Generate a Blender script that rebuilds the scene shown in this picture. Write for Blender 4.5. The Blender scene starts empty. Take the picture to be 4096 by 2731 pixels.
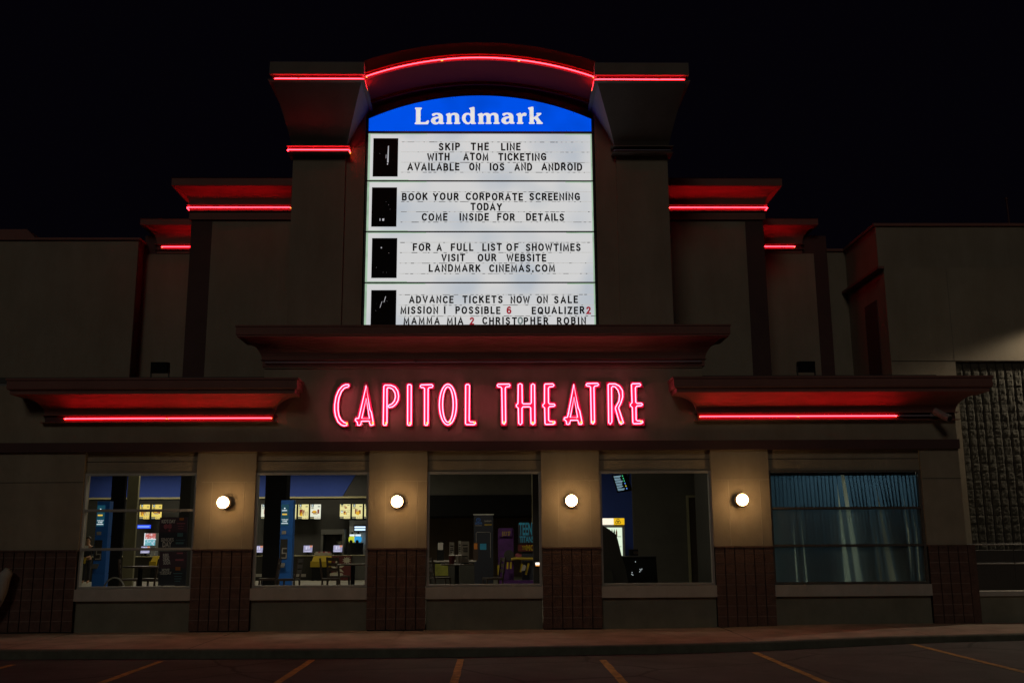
import bpy, bmesh, math, random
from mathutils import Vector, Matrix, noise
random.seed(7)
S = bpy.context.scene
C = S.collection
R = math.radians
# ------------------------------------------------------------------ camera
cam = bpy.data.objects.new('camera', bpy.data.cameras.new('camera'))
C.objects.link(cam)
cam.data.sensor_width = 36.0
cam.data.lens = 35.0068
cam.data.clip_end = 2000
_r = Vector((0.999834, -0.017321, -0.005692)); _u = Vector((0.002195, -0.195537, 0.980694)); _f = Vector((0.018099, 0.980543, 0.195466))
cam.matrix_world = Matrix(((_r.x, _u.x, -_f.x, 0.0), (_r.y, _u.y, -_f.y, -20.0), (_r.z, _u.z, -_f.z, 1.6), (0, 0, 0, 1)))
S.camera = cam
# ------------------------------------------------------------------ night sky, moon-weak sun, exposure
W = bpy.data.worlds.new('World'); S.world = W; W.use_nodes = True
nt = W.node_tree
bg = nt.nodes['Background']
bg.inputs['Color'].default_value = (0.50, 0.36, 0.90, 1)
bg.inputs['Strength'].default_value = 0.0019
sun = bpy.data.objects.new('sun', bpy.data.lights.new('sun', 'SUN')); C.objects.link(sun)
sun.data.energy = 0.13; sun.data.angle = R(14); sun.data.color = (1.0, 0.91, 0.74)
sun.rotation_euler = Vector((0.22, 0.82, -0.50)).to_track_quat('-Z', 'Y').to_euler()
S.view_settings.view_transform = 'Standard'
S.view_settings.look = 'None'
S.view_settings.exposure = 0.0
S.view_settings.gamma = 1.0
S.cycles.use_denoising = True
S.cycles.max_bounces = 6
S.cycles.diffuse_bounces = 3
S.cycles.sample_clamp_indirect = 3.0
S.cycles.caustics_refractive = False
S.cycles.caustics_reflective = False

# ------------------------------------------------------------------ materials
def mat(name, col, rough=0.8, metal=0.0, var=0.0, vscale=3.0, bump=0.0, bscale=60.0, spec=0.5, col2=None, detail=6.0, streak=0.0):
    m = bpy.data.materials.new(name); m.use_nodes = True
    t = m.node_tree; b = t.nodes['Principled BSDF']
    b.inputs['Base Color'].default_value = (*col, 1)
    b.inputs['Roughness'].default_value = rough
    b.inputs['Metallic'].default_value = metal
    b.inputs['Specular IOR Level'].default_value = spec
    tc = None
    if var > 0 or bump > 0:
        tc = t.nodes.new('ShaderNodeNewGeometry')
    if var > 0:
        n = t.nodes.new('ShaderNodeTexNoise'); n.inputs['Scale'].default_value = vscale; n.inputs['Detail'].default_value = detail
        n.inputs['Roughness'].default_value = 0.65
        r = t.nodes.new('ShaderNodeValToRGB')
        lo = [c * (1 - var) for c in col]; hi = col2 or [min(1, c * (1 + var)) for c in col]
        r.color_ramp.elements[0].position = 0.3; r.color_ramp.elements[1].position = 0.7
        r.color_ramp.elements[0].color = (*lo, 1); r.color_ramp.elements[1].color = (*hi, 1)
        t.links.new(tc.outputs['Position'], n.inputs['Vector'])
        t.links.new(n.outputs['Fac'], r.inputs['Fac']); t.links.new(r.outputs['Color'], b.inputs['Base Color'])
    if streak > 0:
        mp = t.nodes.new('ShaderNodeMapping'); mp.inputs['Scale'].default_value = (1.3, 1.3, 0.30)
        n3 = t.nodes.new('ShaderNodeTexNoise'); n3.inputs['Scale'].default_value = 1.0; n3.inputs['Detail'].default_value = 7; n3.inputs['Roughness'].default_value = 0.7
        r3 = t.nodes.new('ShaderNodeValToRGB'); r3.color_ramp.elements[0].position = 0.36; r3.color_ramp.elements[1].position = 0.62
        g_ = 1 - streak; r3.color_ramp.elements[0].color = (g_, g_ * .97, g_ * .93, 1); r3.color_ramp.elements[1].color = (1, 1, 1, 1)
        mx = t.nodes.new('ShaderNodeMix'); mx.data_type = 'RGBA'; mx.blend_type = 'MULTIPLY'; mx.inputs['Factor'].default_value = 1.0
        t.links.new(tc.outputs['Position'], mp.inputs['Vector']); t.links.new(mp.outputs['Vector'], n3.inputs['Vector']); t.links.new(n3.outputs['Fac'], r3.inputs['Fac'])
        t.links.new(r.outputs['Color'], mx.inputs[6]); t.links.new(r3.outputs['Color'], mx.inputs[7]); t.links.new(mx.outputs[2], b.inputs['Base Color'])
    if bump > 0:
        n2 = t.nodes.new('ShaderNodeTexNoise'); n2.inputs['Scale'].default_value = bscale; n2.inputs['Detail'].default_value = 4
        bu = t.nodes.new('ShaderNodeBump'); bu.inputs['Strength'].default_value = bump; bu.inputs['Distance'].default_value = 0.02
        t.links.new(tc.outputs['Position'], n2.inputs['Vector'])
        t.links.new(n2.outputs['Fac'], bu.inputs['Height']); t.links.new(bu.outputs['Normal'], b.inputs['Normal'])
    return m

def emat(name, col, strength=1.0, var=0.0, vscale=1.0, col2=None):
    m = bpy.data.materials.new(name); m.use_nodes = True
    t = m.node_tree; b = t.nodes['Principled BSDF']
    b.inputs['Base Color'].default_value = (0.02, 0.02, 0.02, 1)
    b.inputs['Roughness'].default_value = 0.4
    b.inputs['Emission Color'].default_value = (*col, 1)
    b.inputs['Emission Strength'].default_value = strength
    if var > 0:
        g = t.nodes.new('ShaderNodeNewGeometry'); n = t.nodes.new('ShaderNodeTexNoise')
        n.inputs['Scale'].default_value = vscale; n.inputs['Detail'].default_value = 1.5
        r = t.nodes.new('ShaderNodeValToRGB')
        r.color_ramp.elements[0].position = 0.30; r.color_ramp.elements[1].position = 0.52
        r.color_ramp.elements[0].color = (*(col2 or [c * (1 - var) for c in col]), 1); r.color_ramp.elements[1].color = (*col, 1)
        t.links.new(g.outputs['Position'], n.inputs['Vector']); t.links.new(n.outputs['Fac'], r.inputs['Fac'])
        t.links.new(r.outputs['Color'], b.inputs['Emission Color'])
    return m

def glass_mat(name, tint=(1, 1, 1), refl=0.06):
    m = bpy.data.materials.new(name); m.use_nodes = True
    t = m.node_tree; t.nodes.remove(t.nodes['Principled BSDF']); out = t.nodes['Material Output']
    tr = t.nodes.new('ShaderNodeBsdfTransparent'); tr.inputs['Color'].default_value = (*tint, 1)
    gl = t.nodes.new('ShaderNodeBsdfGlossy'); gl.inputs['Roughness'].default_value = 0.02
    fr = t.nodes.new('ShaderNodeFresnel'); fr.inputs['IOR'].default_value = 1.45
    mx = t.nodes.new('ShaderNodeMixShader')
    t.links.new(fr.outputs['Fac'], mx.inputs['Fac']); t.links.new(tr.outputs[0], mx.inputs[1]); t.links.new(gl.outputs[0], mx.inputs[2])
    t.links.new(mx.outputs[0], out.inputs['Surface'])
    return m

def frost_mat(name, rough, tint):
    m = bpy.data.materials.new(name); m.use_nodes = True
    t = m.node_tree; t.nodes.remove(t.nodes['Principled BSDF']); out = t.nodes['Material Output']
    rf = t.nodes.new('ShaderNodeBsdfRefraction'); rf.inputs['IOR'].default_value = 1.25; rf.inputs['Roughness'].default_value = rough
    rf.inputs['Color'].default_value = (*tint, 1)
    gl = t.nodes.new('ShaderNodeBsdfGlossy'); gl.inputs['Roughness'].default_value = 0.15
    mx = t.nodes.new('ShaderNodeMixShader'); mx.inputs['Fac'].default_value = 0.05
    df = t.nodes.new('ShaderNodeBsdfTranslucent'); df.inputs['Color'].default_value = (0.7, 0.8, 0.8, 1); dd_ = t.nodes.new('ShaderNodeBsdfDiffuse'); dd_.inputs['Color'].default_value = (0.5, 0.55, 0.55, 1)
    ad = t.nodes.new('ShaderNodeMixShader'); ad.inputs['Fac'].default_value = 0.5; m2 = t.nodes.new('ShaderNodeMixShader'); m2.inputs['Fac'].default_value = 0.22
    t.links.new(df.outputs[0], ad.inputs[1]); t.links.new(dd_.outputs[0], ad.inputs[2])
    t.links.new(rf.outputs[0], mx.inputs[1]); t.links.new(gl.outputs[0], mx.inputs[2]); t.links.new(mx.outputs[0], m2.inputs[1]); t.links.new(ad.outputs[0], m2.inputs[2]); t.links.new(m2.outputs[0], out.inputs['Surface'])
    return m

def trans_mat(name, col, tcol):
    m = bpy.data.materials.new(name); m.use_nodes = True
    t = m.node_tree; t.nodes.remove(t.nodes['Principled BSDF']); out = t.nodes['Material Output']
    d = t.nodes.new('ShaderNodeBsdfDiffuse'); d.inputs['Color'].default_value = (*col, 1)
    tl = t.nodes.new('ShaderNodeBsdfTranslucent'); tl.inputs['Color'].default_value = (*tcol, 1)
    mx = t.nodes.new('ShaderNodeMixShader'); mx.inputs['Fac'].default_value = 0.5
    t.links.new(d.outputs[0], mx.inputs[1]); t.links.new(tl.outputs[0], mx.inputs[2]); t.links.new(mx.outputs[0], out.inputs['Surface'])
    return m

M = {}
M['stucco'] = mat('beige_stucco', (0.34, 0.285, 0.215), 0.92, streak=0.13, var=0.12, vscale=1.6, bump=0.35, bscale=90)
M['apron'] = mat('grey_green_stucco', (0.22, 0.215, 0.17), 0.92, streak=0.13, var=0.14, vscale=2.2, bump=0.35, bscale=90)
M['panel'] = mat('upper_beige_stucco', (0.31, 0.265, 0.205), 0.92, streak=0.13, var=0.10, vscale=0.8, bump=0.3, bscale=70)
M['bead'] = mat('joint_bead', (0.42, 0.35, 0.26), 0.6)  # paler than the stucco: lamp light caught on the joints put into colour
M['brown'] = mat('dark_brown_paint', (0.24, 0.10, 0.085), 0.75, var=0.12, vscale=1.3, bump=0.15, bscale=80)
M['darkbrown'] = mat('darkest_brown_paint', (0.085, 0.042, 0.04), 0.8, var=0.12, vscale=1.3, bump=0.15, bscale=80)
M['capital'] = mat('dark_grey_stucco', (0.20, 0.17, 0.15), 0.9, streak=0.13, var=0.1, vscale=1.0, bump=0.25, bscale=80)
M['block'] = mat('brown_split_block', (0.12, 0.066, 0.054), 0.95, var=0.3, vscale=9, bump=0.8, bscale=45)
M['mortar'] = mat('block_mortar', (0.21, 0.15, 0.13), 0.95)
M['gap'] = mat('dark_gap', (0.02, 0.015, 0.014), 0.95)
M['cmu'] = mat('grey_split_block', (0.065, 0.060, 0.048), 0.95, var=0.25, vscale=7, bump=0.7, bscale=40)
M['alu'] = mat('window_aluminium', (0.42, 0.40, 0.38), 0.45, metal=0.3, var=0.08, vscale=4)
M['bronze'] = mat('bronze_frame', (0.10, 0.088, 0.08), 0.5)
M['sill'] = mat('pale_sill', (0.47, 0.44, 0.41), 0.85, streak=0.13, var=0.08, vscale=3, bump=0.2)
M['black'] = mat('black_paint', (0.012, 0.012, 0.012), 0.8, spec=0.15)
M['arch'] = mat('arch_dark_paint', (0.19, 0.020, 0.016), 0.9, var=0.1, vscale=1.3, spec=0.2, bump=0.15, bscale=80)
M['camgrey'] = mat('camera_grey', (0.22, 0.21, 0.21), 0.4)
M['dark'] = mat('charcoal_paint', (0.045, 0.043, 0.042), 0.6)
M['channel'] = mat('neon_channel', (0.06, 0.008, 0.013), 0.6)
M['deadtube'] = mat('unlit_neon_glass', (0.30, 0.28, 0.36), 0.15)
M['neon'] = emat('lit_red_neon', (1.0, 0.012, 0.020), 27.0)
M['neonpink'] = emat('lit_pink_neon', (1.0, 0.13, 0.21), 7.0)
M['neonend'] = emat('orange_neon_end', (1.0, 0.30, 0.03), 3.0)
M['letterface'] = mat('red_letter_face', (0.62, 0.006, 0.14), 0.5, var=0.1, vscale=6)
M['letterside'] = mat('letter_side', (0.30, 0.01, 0.02), 0.5)
M['peel'] = mat('peeled_patch', (0.75, 0.60, 0.52), 0.8, var=0.2, vscale=30)
M['lampglobe'] = emat('lit_lamp_globe', (1.0, 0.60, 0.25), 24.0)
M['lampcap'] = mat('brass_cap', (0.45, 0.32, 0.12), 0.35, metal=0.8)
M['lampbase'] = mat('lamp_base', (0.06, 0.045, 0.035), 0.9, spec=0.1)
M['signblue'] = emat('backlit_blue', (0.0, 0.080, 0.80), 1.0, var=0.2, vscale=1.1)
M['signblue'].node_tree.nodes['Principled BSDF'].inputs['Base Color'].default_value = (0, 0, 0.01, 1); M['signblue'].node_tree.nodes['Principled BSDF'].inputs['Specular IOR Level'].default_value = 0.0
M['signwhite'] = emat('backlit_white', (0.63, 0.63, 0.63), 1.0, var=0.2, vscale=0.9, col2=(0.47, 0.51, 0.56))  # uneven glow of the tubes behind put into emission as bluish noise patches
M['signlogo'] = emat('backlit_logo_white', (0.78, 0.76, 0.75), 1.0, var=0.1, vscale=6)
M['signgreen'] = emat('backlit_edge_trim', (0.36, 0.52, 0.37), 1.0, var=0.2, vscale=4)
M['signframe'] = mat('sign_frame', (0.03, 0.03, 0.032), 0.4)
M['signletter'] = mat('black_letter_plastic', (0.012, 0.012, 0.016), 0.35)
M['signred'] = mat('red_letter_plastic', (0.40, 0.012, 0.02), 0.35)
M['signredlit'] = emat('red_letter_film', (0.30, 0.008, 0.02), 1.0)
M['signgrey'] = emat('faded_letter_film', (0.13, 0.17, 0.165), 1.0)
M['rail'] = emat('letter_rail_film', (0.54, 0.53, 0.51), 1.0, var=0.2, vscale=30)
M['railmark'] = mat('rail_dirt', (0.10, 0.075, 0.05), 0.9)
M['scratch'] = emat('scratched_lit_patch', (0.45, 0.44, 0.47), 1.0)
M['asphalt'] = mat('asphalt', (0.058, 0.052, 0.052), 0.8, var=0.5, vscale=1.4, detail=12, bump=0.6, bscale=130)
_t = M['asphalt'].node_tree; _b = _t.nodes['Principled BSDF']; _src = _b.inputs['Base Color'].links[0].from_socket
_g = _t.nodes.new('ShaderNodeNewGeometry'); _n = _t.nodes.new('ShaderNodeTexNoise'); _n.inputs['Scale'].default_value = 1.3; _n.inputs['Detail'].default_value = 5
_v = _t.nodes.new('ShaderNodeTexVoronoi'); _v.feature = 'DISTANCE_TO_EDGE'; _v.inputs['Scale'].default_value = 0.42
_m = _t.nodes.new('ShaderNodeMix'); _m.data_type = 'RGBA'; _m.inputs['Factor'].default_value = 0.22
_r = _t.nodes.new('ShaderNodeValToRGB'); _r.color_ramp.elements[0].position = 0.004; _r.color_ramp.elements[1].position = 0.014; _r.color_ramp.elements[0].color = (.22, .22, .22, 1); _r.color_ramp.elements[1].color = (1, 1, 1, 1)
_x = _t.nodes.new('ShaderNodeMix'); _x.data_type = 'RGBA'; _x.blend_type = 'MULTIPLY'; _x.inputs['Factor'].default_value = 1.0
_t.links.new(_g.outputs['Position'], _n.inputs['Vector']); _t.links.new(_g.outputs['Position'], _m.inputs[6]); _t.links.new(_n.outputs['Color'], _m.inputs[7]); _t.links.new(_m.outputs[2], _v.inputs['Vector'])
_t.links.new(_v.outputs['Distance'], _r.inputs['Fac']); _t.links.new(_src, _x.inputs[6]); _t.links.new(_r.outputs['Color'], _x.inputs[7]); _t.links.new(_x.outputs[2], _b.inputs['Base Color'])
M['concrete'] = mat('walkway_concrete', (0.30, 0.22, 0.17), 0.9, var=0.32, vscale=1.7, bump=0.3, bscale=60)
M['kerb'] = mat('kerb_concrete', (0.13, 0.13, 0.10), 0.9, streak=0.13, var=0.25, vscale=4, bump=0.4, bscale=50)
M['paint'] = mat('worn_yellow_paint', (0.42, 0.23, 0.045), 0.85, var=0.7, vscale=11, detail=10)
M['glass'] = glass_mat('window_glass')
M['frost'] = frost_mat('frosted_film', 0.30, (0.80, 0.86, 0.85))
M['blind'] = trans_mat('blue_blind_fabric', (0.08, 0.12, 0.16), (0.030, 0.062, 0.100))
M['pipe'] = mat('pale_grey_pipe', (0.36, 0.35, 0.33), 0.6)
M['steel'] = mat('galvanised_steel', (0.50, 0.50, 0.50), 0.35, metal=0.8)
M['white'] = mat('white_plastic', (0.75, 0.74, 0.71), 0.5)
# lobby
M['lobbyfloor'] = mat('lobby_floor_tile', (0.34, 0.32, 0.26), 0.45, var=0.25, vscale=1.2)
M['lobbydark'] = mat('lobby_dark_wall', (0.035, 0.034, 0.029), 0.8, var=0.15, vscale=1.5)
M['lobbygrey'] = mat('lobby_grey_wall', (0.115, 0.11, 0.095), 0.8, var=0.15, vscale=1.5)
M['lobbybrown'] = mat('lobby_brown_wall', (0.14, 0.095, 0.055), 0.8, var=0.2, vscale=0.8)
M['lobbyblue'] = mat('lobby_blue_wall', (0.045, 0.10, 0.50), 0.75, var=0.05)
M['cream'] = mat('cream_paint', (0.62, 0.56, 0.30), 0.7)
M['olive'] = mat('olive_wall', (0.33, 0.31, 0.19), 0.8, var=0.1)
M['ceiling'] = mat('lobby_ceiling', (0.20, 0.20, 0.20), 0.9)
M['wood'] = mat('dark_wood', (0.055, 0.038, 0.03), 0.35, var=0.2, vscale=9)
M['troffer'] = emat('ceiling_light_panel', (1.0, 0.90, 0.66), 13.0)
M['kioskblue'] = mat('kiosk_blue', (0.03, 0.20, 0.80), 0.45)
M['dimsteel'] = mat('dim_steel', (0.14, 0.14, 0.13), 0.4, metal=0.5)
M['screenglow'] = emat('dark_screen_glow', (0.006, 0.05, 0.075), 1.0)
M['whitelit'] = emat('white_lit_print', (0.80, 0.92, 0.95), 1.0)
M['yellowlit'] = emat('yellow_lit_print', (0.80, 0.50, 0.06), 1.0)
M['menucream'] = emat('menu_cream', (0.86, 0.78, 0.34), 1.0, var=0.12, vscale=1.5)
M['menuyellow'] = emat('menu_yellow', (0.86, 0.66, 0.14), 1.0, var=0.12, vscale=1.5)
M['menupale'] = emat('menu_pale', (0.82, 0.83, 0.66), 1.0, var=0.12, vscale=1.5)
M['teal'] = mat('menu_teal_print', (0.02, 0.09, 0.12), 0.6)
M['foodred'] = emat('menu_food_red', (0.22, 0.03, 0.015), 1.0)
M['foodgold'] = emat('menu_food_gold', (0.75, 0.40, 0.02), 1.0)
M['foodgrey'] = emat('menu_food_tan', (0.50, 0.40, 0.20), 1.0)
M['ledblue'] = emat('led_blue', (0.02, 0.08, 0.95), 1.0)
M['ledpale'] = emat('led_pale_blue', (0.20, 0.35, 0.95), 1.0)
M['posscreen'] = emat('till_screen', (0.35, 0.34, 0.52), 1.0, var=0.25, vscale=8)
M['posdetail'] = emat('till_screen_detail', (0.60, 0.58, 0.75), 1.0)
M['posorange'] = emat('till_screen_orange', (0.60, 0.25, 0.15), 1.0)
M['coollight'] = emat('cool_tube', (0.55, 0.75, 1.0), 1.6)
M['slushyellow'] = emat('lit_yellow_slush', (0.55, 0.62, 0.04), 1.0)
M['slushblue'] = emat('lit_blue_slush', (0.02, 0.32, 0.70), 1.0)
M['applsteel'] = mat('appliance_steel', (0.45, 0.47, 0.48), 0.35, metal=0.6)
M['yellow'] = mat('yellow_plastic', (0.52, 0.37, 0.015), 0.5)
M['maroon'] = mat('maroon_panel', (0.14, 0.02, 0.02), 0.6)
M['petal'] = mat('pale_petal_print', (0.62, 0.58, 0.46), 0.7)
M['plum'] = mat('plum_poster', (0.055, 0.022, 0.04), 0.6)
M['navy'] = mat('navy_poster', (0.03, 0.035, 0.055), 0.6)
M['posterwhite'] = mat('poster_white_print', (0.85, 0.82, 0.78), 0.7)
M['postergrey'] = mat('poster_grey_print', (0.46, 0.43, 0.40), 0.7)
M['posterorange'] = mat('poster_orange_print', (0.50, 0.16, 0.02), 0.7)
M['posterpink'] = mat('poster_pink_print', (0.42, 0.10, 0.14), 0.7)
M['posterteal'] = mat('poster_teal_print', (0.12, 0.28, 0.32), 0.7)
M['purple'] = mat('purple_card', (0.10, 0.022, 0.18), 0.6, var=0.4, vscale=5)
M['titleblue'] = mat('title_blue_print', (0.05, 0.45, 0.80), 0.6)
M['logoblue'] = mat('logo_blue_print', (0.10, 0.28, 0.90), 0.6)
M['candy'] = emat('lit_candy_rows', (0.55, 0.14, 0.12), 1.0, var=0.6, vscale=14, col2=(0.85, 0.75, 0.80))
M['candyblue'] = emat('lit_drink_rows', (0.12, 0.40, 0.45), 1.0, var=0.6, vscale=14, col2=(0.65, 0.70, 0.85))
M['fridgelit'] = emat('fridge_interior_light', (0.80, 0.95, 0.72), 1.0)
M['fridgewhite'] = emat('fridge_header_white', (1.0, 0.90, 0.72), 1.1)
M['fridgegold'] = emat('fridge_header_gold', (0.85, 0.50, 0.01), 1.0)
M['bottle'] = mat('drink_bottle', (0.10, 0.16, 0.10), 0.3)
M['bottleorange'] = mat('orange_drink_bottle', (0.55, 0.20, 0.02), 0.3)
M['tvrow'] = emat('tv_listing_text', (0.22, 0.36, 0.44), 1.0)
M['tvgreen'] = emat('tv_rating_green', (0.05, 0.50, 0.20), 1.0)
M['tvblue'] = emat('tv_rating_blue', (0.10, 0.25, 0.80), 1.0)
M['tvyellow'] = emat('tv_rating_yellow', (0.50, 0.45, 0.03), 1.0)
M['officewall'] = mat('office_wall', (0.62, 0.66, 0.58), 0.8)
M['officelight'] = emat('office_light_panel', (0.90, 1.0, 0.86), 13.0)
M['skin'] = mat('skin', (0.50, 0.28, 0.17), 0.6)
M['cloth'] = mat('black_clothes', (0.02, 0.02, 0.025), 0.9)
M['hair'] = mat('dark_hair', (0.03, 0.018, 0.012), 0.6)
M['wallpack'] = emat('wall_pack_lens', (1.0, 0.85, 0.60), 8.0)

# ------------------------------------------------------------------ mesh helpers
ORG = {}
def link(o, parent=None):
    C.objects.link(o)
    if parent is not None: o.parent = parent
    return o
def tag(o, label=None, cat=None, group=None, kind=None):
    if label: o['label'] = label
    if cat: o['category'] = cat
    if group: o['group'] = group
    if kind: o['kind'] = kind
    return o
def root(name, loc, label, cat, group=None):
    o = bpy.data.objects.new(name, None); o.empty_display_size = 0.2
    C.objects.link(o); o.location = loc; ORG[o.name] = Vector(loc)
    return tag(o, label, cat, group)

class MB:
    def __init__(s): s.v = []; s.f = []; s.mi = []; s.cur = 0
    def use(s, i): s.cur = i; return s
    def poly(s, pts):
        b = len(s.v); s.v += [tuple(p) for p in pts]; s.f.append(tuple(range(b, b + len(pts)))); s.mi.append(s.cur); return s
    def faces(s, pts, fs):
        b = len(s.v); s.v += [tuple(p) for p in pts]
        for f_ in fs: s.f.append(tuple(b + i for i in f_)); s.mi.append(s.cur)
        return s
    def box(s, x0, x1, y0, y1, z0, z1):
        x0, x1 = min(x0, x1), max(x0, x1); y0, y1 = min(y0, y1), max(y0, y1); z0, z1 = min(z0, z1), max(z0, z1)
        P = [(x0, y0, z0), (x1, y0, z0), (x1, y1, z0), (x0, y1, z0), (x0, y0, z1), (x1, y0, z1), (x1, y1, z1), (x0, y1, z1)]
        return s.faces(P, [(0, 3, 2, 1), (4, 5, 6, 7), (0, 1, 5, 4), (1, 2, 6, 5), (2, 3, 7, 6), (3, 0, 4, 7)])
    def hexa(s, P):
        return s.faces(P, [(0, 3, 2, 1), (4, 5, 6, 7), (0, 1, 5, 4), (1, 2, 6, 5), (2, 3, 7, 6), (3, 0, 4, 7)])
    def bar(s, a, b, w, d=None):
        a = Vector(a); b = Vector(b); d = d or w; t = (b - a).normalized()
        up = Vector((0, 0, 1)) if abs(t.z) < 0.9 else Vector((0, 1, 0))
        n = t.cross(up).normalized() * w / 2; m = t.cross(n).normalized() * d / 2
        P = [a - n - m, a + n - m, a + n + m, a - n + m, b - n - m, b + n - m, b + n + m, b - n + m]
        return s.hexa(P)
    def tube(s, pts, r, n=8, closed=False, cap=True):
        pts = [Vector(p) for p in pts]; k = len(pts); b = len(s.v)
        prev = None
        for i, p in enumerate(pts):
            if closed: t = (pts[(i + 1) % k] - pts[i - 1])
            else: t = pts[min(i + 1, k - 1)] - pts[max(i - 1, 0)]
            t.normalize()
            if prev is None:
                ref = Vector((0, 1, 0)) if abs(t.y) < 0.9 else Vector((1, 0, 0))
                a = (ref - t * ref.dot(t)).normalized()
            else:
                a = (prev - t * prev.dot(t))
                if a.length < 1e-5: a = Vector((0, 1, 0)) - t * t.y
                a.normalize()
            prev = a; c = t.cross(a); rr = r[i] if isinstance(r, (list, tuple)) else r
            for j in range(n):
                an = 2 * math.pi * j / n
                s.v.append(tuple(p + (a * math.cos(an) + c * math.sin(an)) * rr))
        for i in range(k if closed else k - 1):
            i2 = (i + 1) % k
            for j in range(n):
                j2 = (j + 1) % n
                s.f.append((b + i * n + j, b + i2 * n + j, b + i2 * n + j2, b + i * n + j2)); s.mi.append(s.cur)
        if cap and not closed:
            s.f.append(tuple(b + j for j in range(n))); s.mi.append(s.cur)
            s.f.append(tuple(b + (k - 1) * n + j for j in reversed(range(n)))); s.mi.append(s.cur)
        return s
    def lathe(s, prof, c=(0, 0, 0), axis='z', n=20):
        b = len(s.v); k = len(prof)
        for r, h in prof:
            for j in range(n):
                an = 2 * math.pi * j / n; u, w_ = r * math.cos(an), r * math.sin(an)
                if axis == 'z': q = (c[0] + u, c[1] + w_, c[2] + h)
                else: q = (c[0] + u, c[1] + h, c[2] + w_)
                s.v.append(q)
        for i in range(k - 1):
            for j in range(n):
                j2 = (j + 1) % n
                s.f.append((b + i * n + j, b + i * n + j2, b + (i + 1) * n + j2, b + (i + 1) * n + j)); s.mi.append(s.cur)
        s.f.append(tuple(b + j for j in reversed(range(n)))); s.mi.append(s.cur)
        s.f.append(tuple(b + (k - 1) * n + j for j in range(n))); s.mi.append(s.cur)
        return s
    def sphere(s, c, r, n=20, m=12, sz=1.0):
        return s.lathe([(max(1e-4, r * math.sin(math.pi * i / m)), -r * sz * math.cos(math.pi * i / m)) for i in range(m + 1)], c, 'z', n)
    def prism(s, pts, y0, y1):                      # outline in XZ (counter-clockwise from the front), extruded along Y
        k = len(pts); b = len(s.v)
        s.v += [(x, y0, z) for x, z in pts] + [(x, y1, z) for x, z in pts]
        s.f.append(tuple(b + i for i in range(k))); s.mi.append(s.cur)
        s.f.append(tuple(b + k + i for i in reversed(range(k)))); s.mi.append(s.cur)
        for i in range(k):
            j = (i + 1) % k; s.f.append((b + i, b + k + i, b + k + j, b + j)); s.mi.append(s.cur)
        return s
    def text(s, body, x0, x1, z0, z1, y, depth=0.003, bold=0.0, space=1.0, centre=False, flat=False):
        vs, fs = text_shape(body, bold, space)
        w = max(1e-6, max(p[0] for p in vs) - min(p[0] for p in vs)); mx = min(p[0] for p in vs)
        h = CAP
        sx = (x1 - x0) / w; sz = (z1 - z0) / h
        P = [((p[0] - mx) * sx + x0, y, p[1] * sz + z0) for p in vs]
        s.faces(P, fs)
        return s
    def build(s, name, mats, parent=None, org=None, smooth=False):
        me = bpy.data.meshes.new(name)
        o_ = Vector(org) if org is not None else (ORG.get(_top(parent).name, Vector()) if parent is not None else Vector())
        me.from_pydata([tuple(Vector(v) - o_) for v in s.v], [], s.f)
        if not isinstance(mats, (list, tuple)): mats = [mats]
        for m in mats: me.materials.append(m)
        if len(mats) > 1: me.polygons.foreach_set('material_index', s.mi)
        if smooth: me.polygons.foreach_set('use_smooth', [True] * len(me.polygons))
        me.update()
        ob = bpy.data.objects.new(name, me); link(ob, parent)
        if parent is None and org is not None: ob.location = org
        return ob
def _top(o):
    while o.parent is not None: o = o.parent
    return o
_TX = {}
def text_shape(body, bold, space):
    key = (body, bold, space)
    if key not in _TX:
        cu = bpy.data.curves.new('tmp', 'FONT'); cu.body = body; cu.size = 1.0; cu.offset = bold; cu.space_character = space; cu.resolution_u = 3
        ob = bpy.data.objects.new('tmp', cu); C.objects.link(ob)
        dg = bpy.context.evaluated_depsgraph_get(); me = ob.evaluated_get(dg).to_mesh()
        vs = [tuple(v.co) for v in me.vertices]; fs = [tuple(p.vertices) for p in me.polygons]
        # keep faces looking to the front
        ob.evaluated_get(dg).to_mesh_clear(); bpy.data.objects.remove(ob); bpy.data.curves.remove(cu)
        _TX[key] = (vs, fs)
    return _TX[key]
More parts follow.
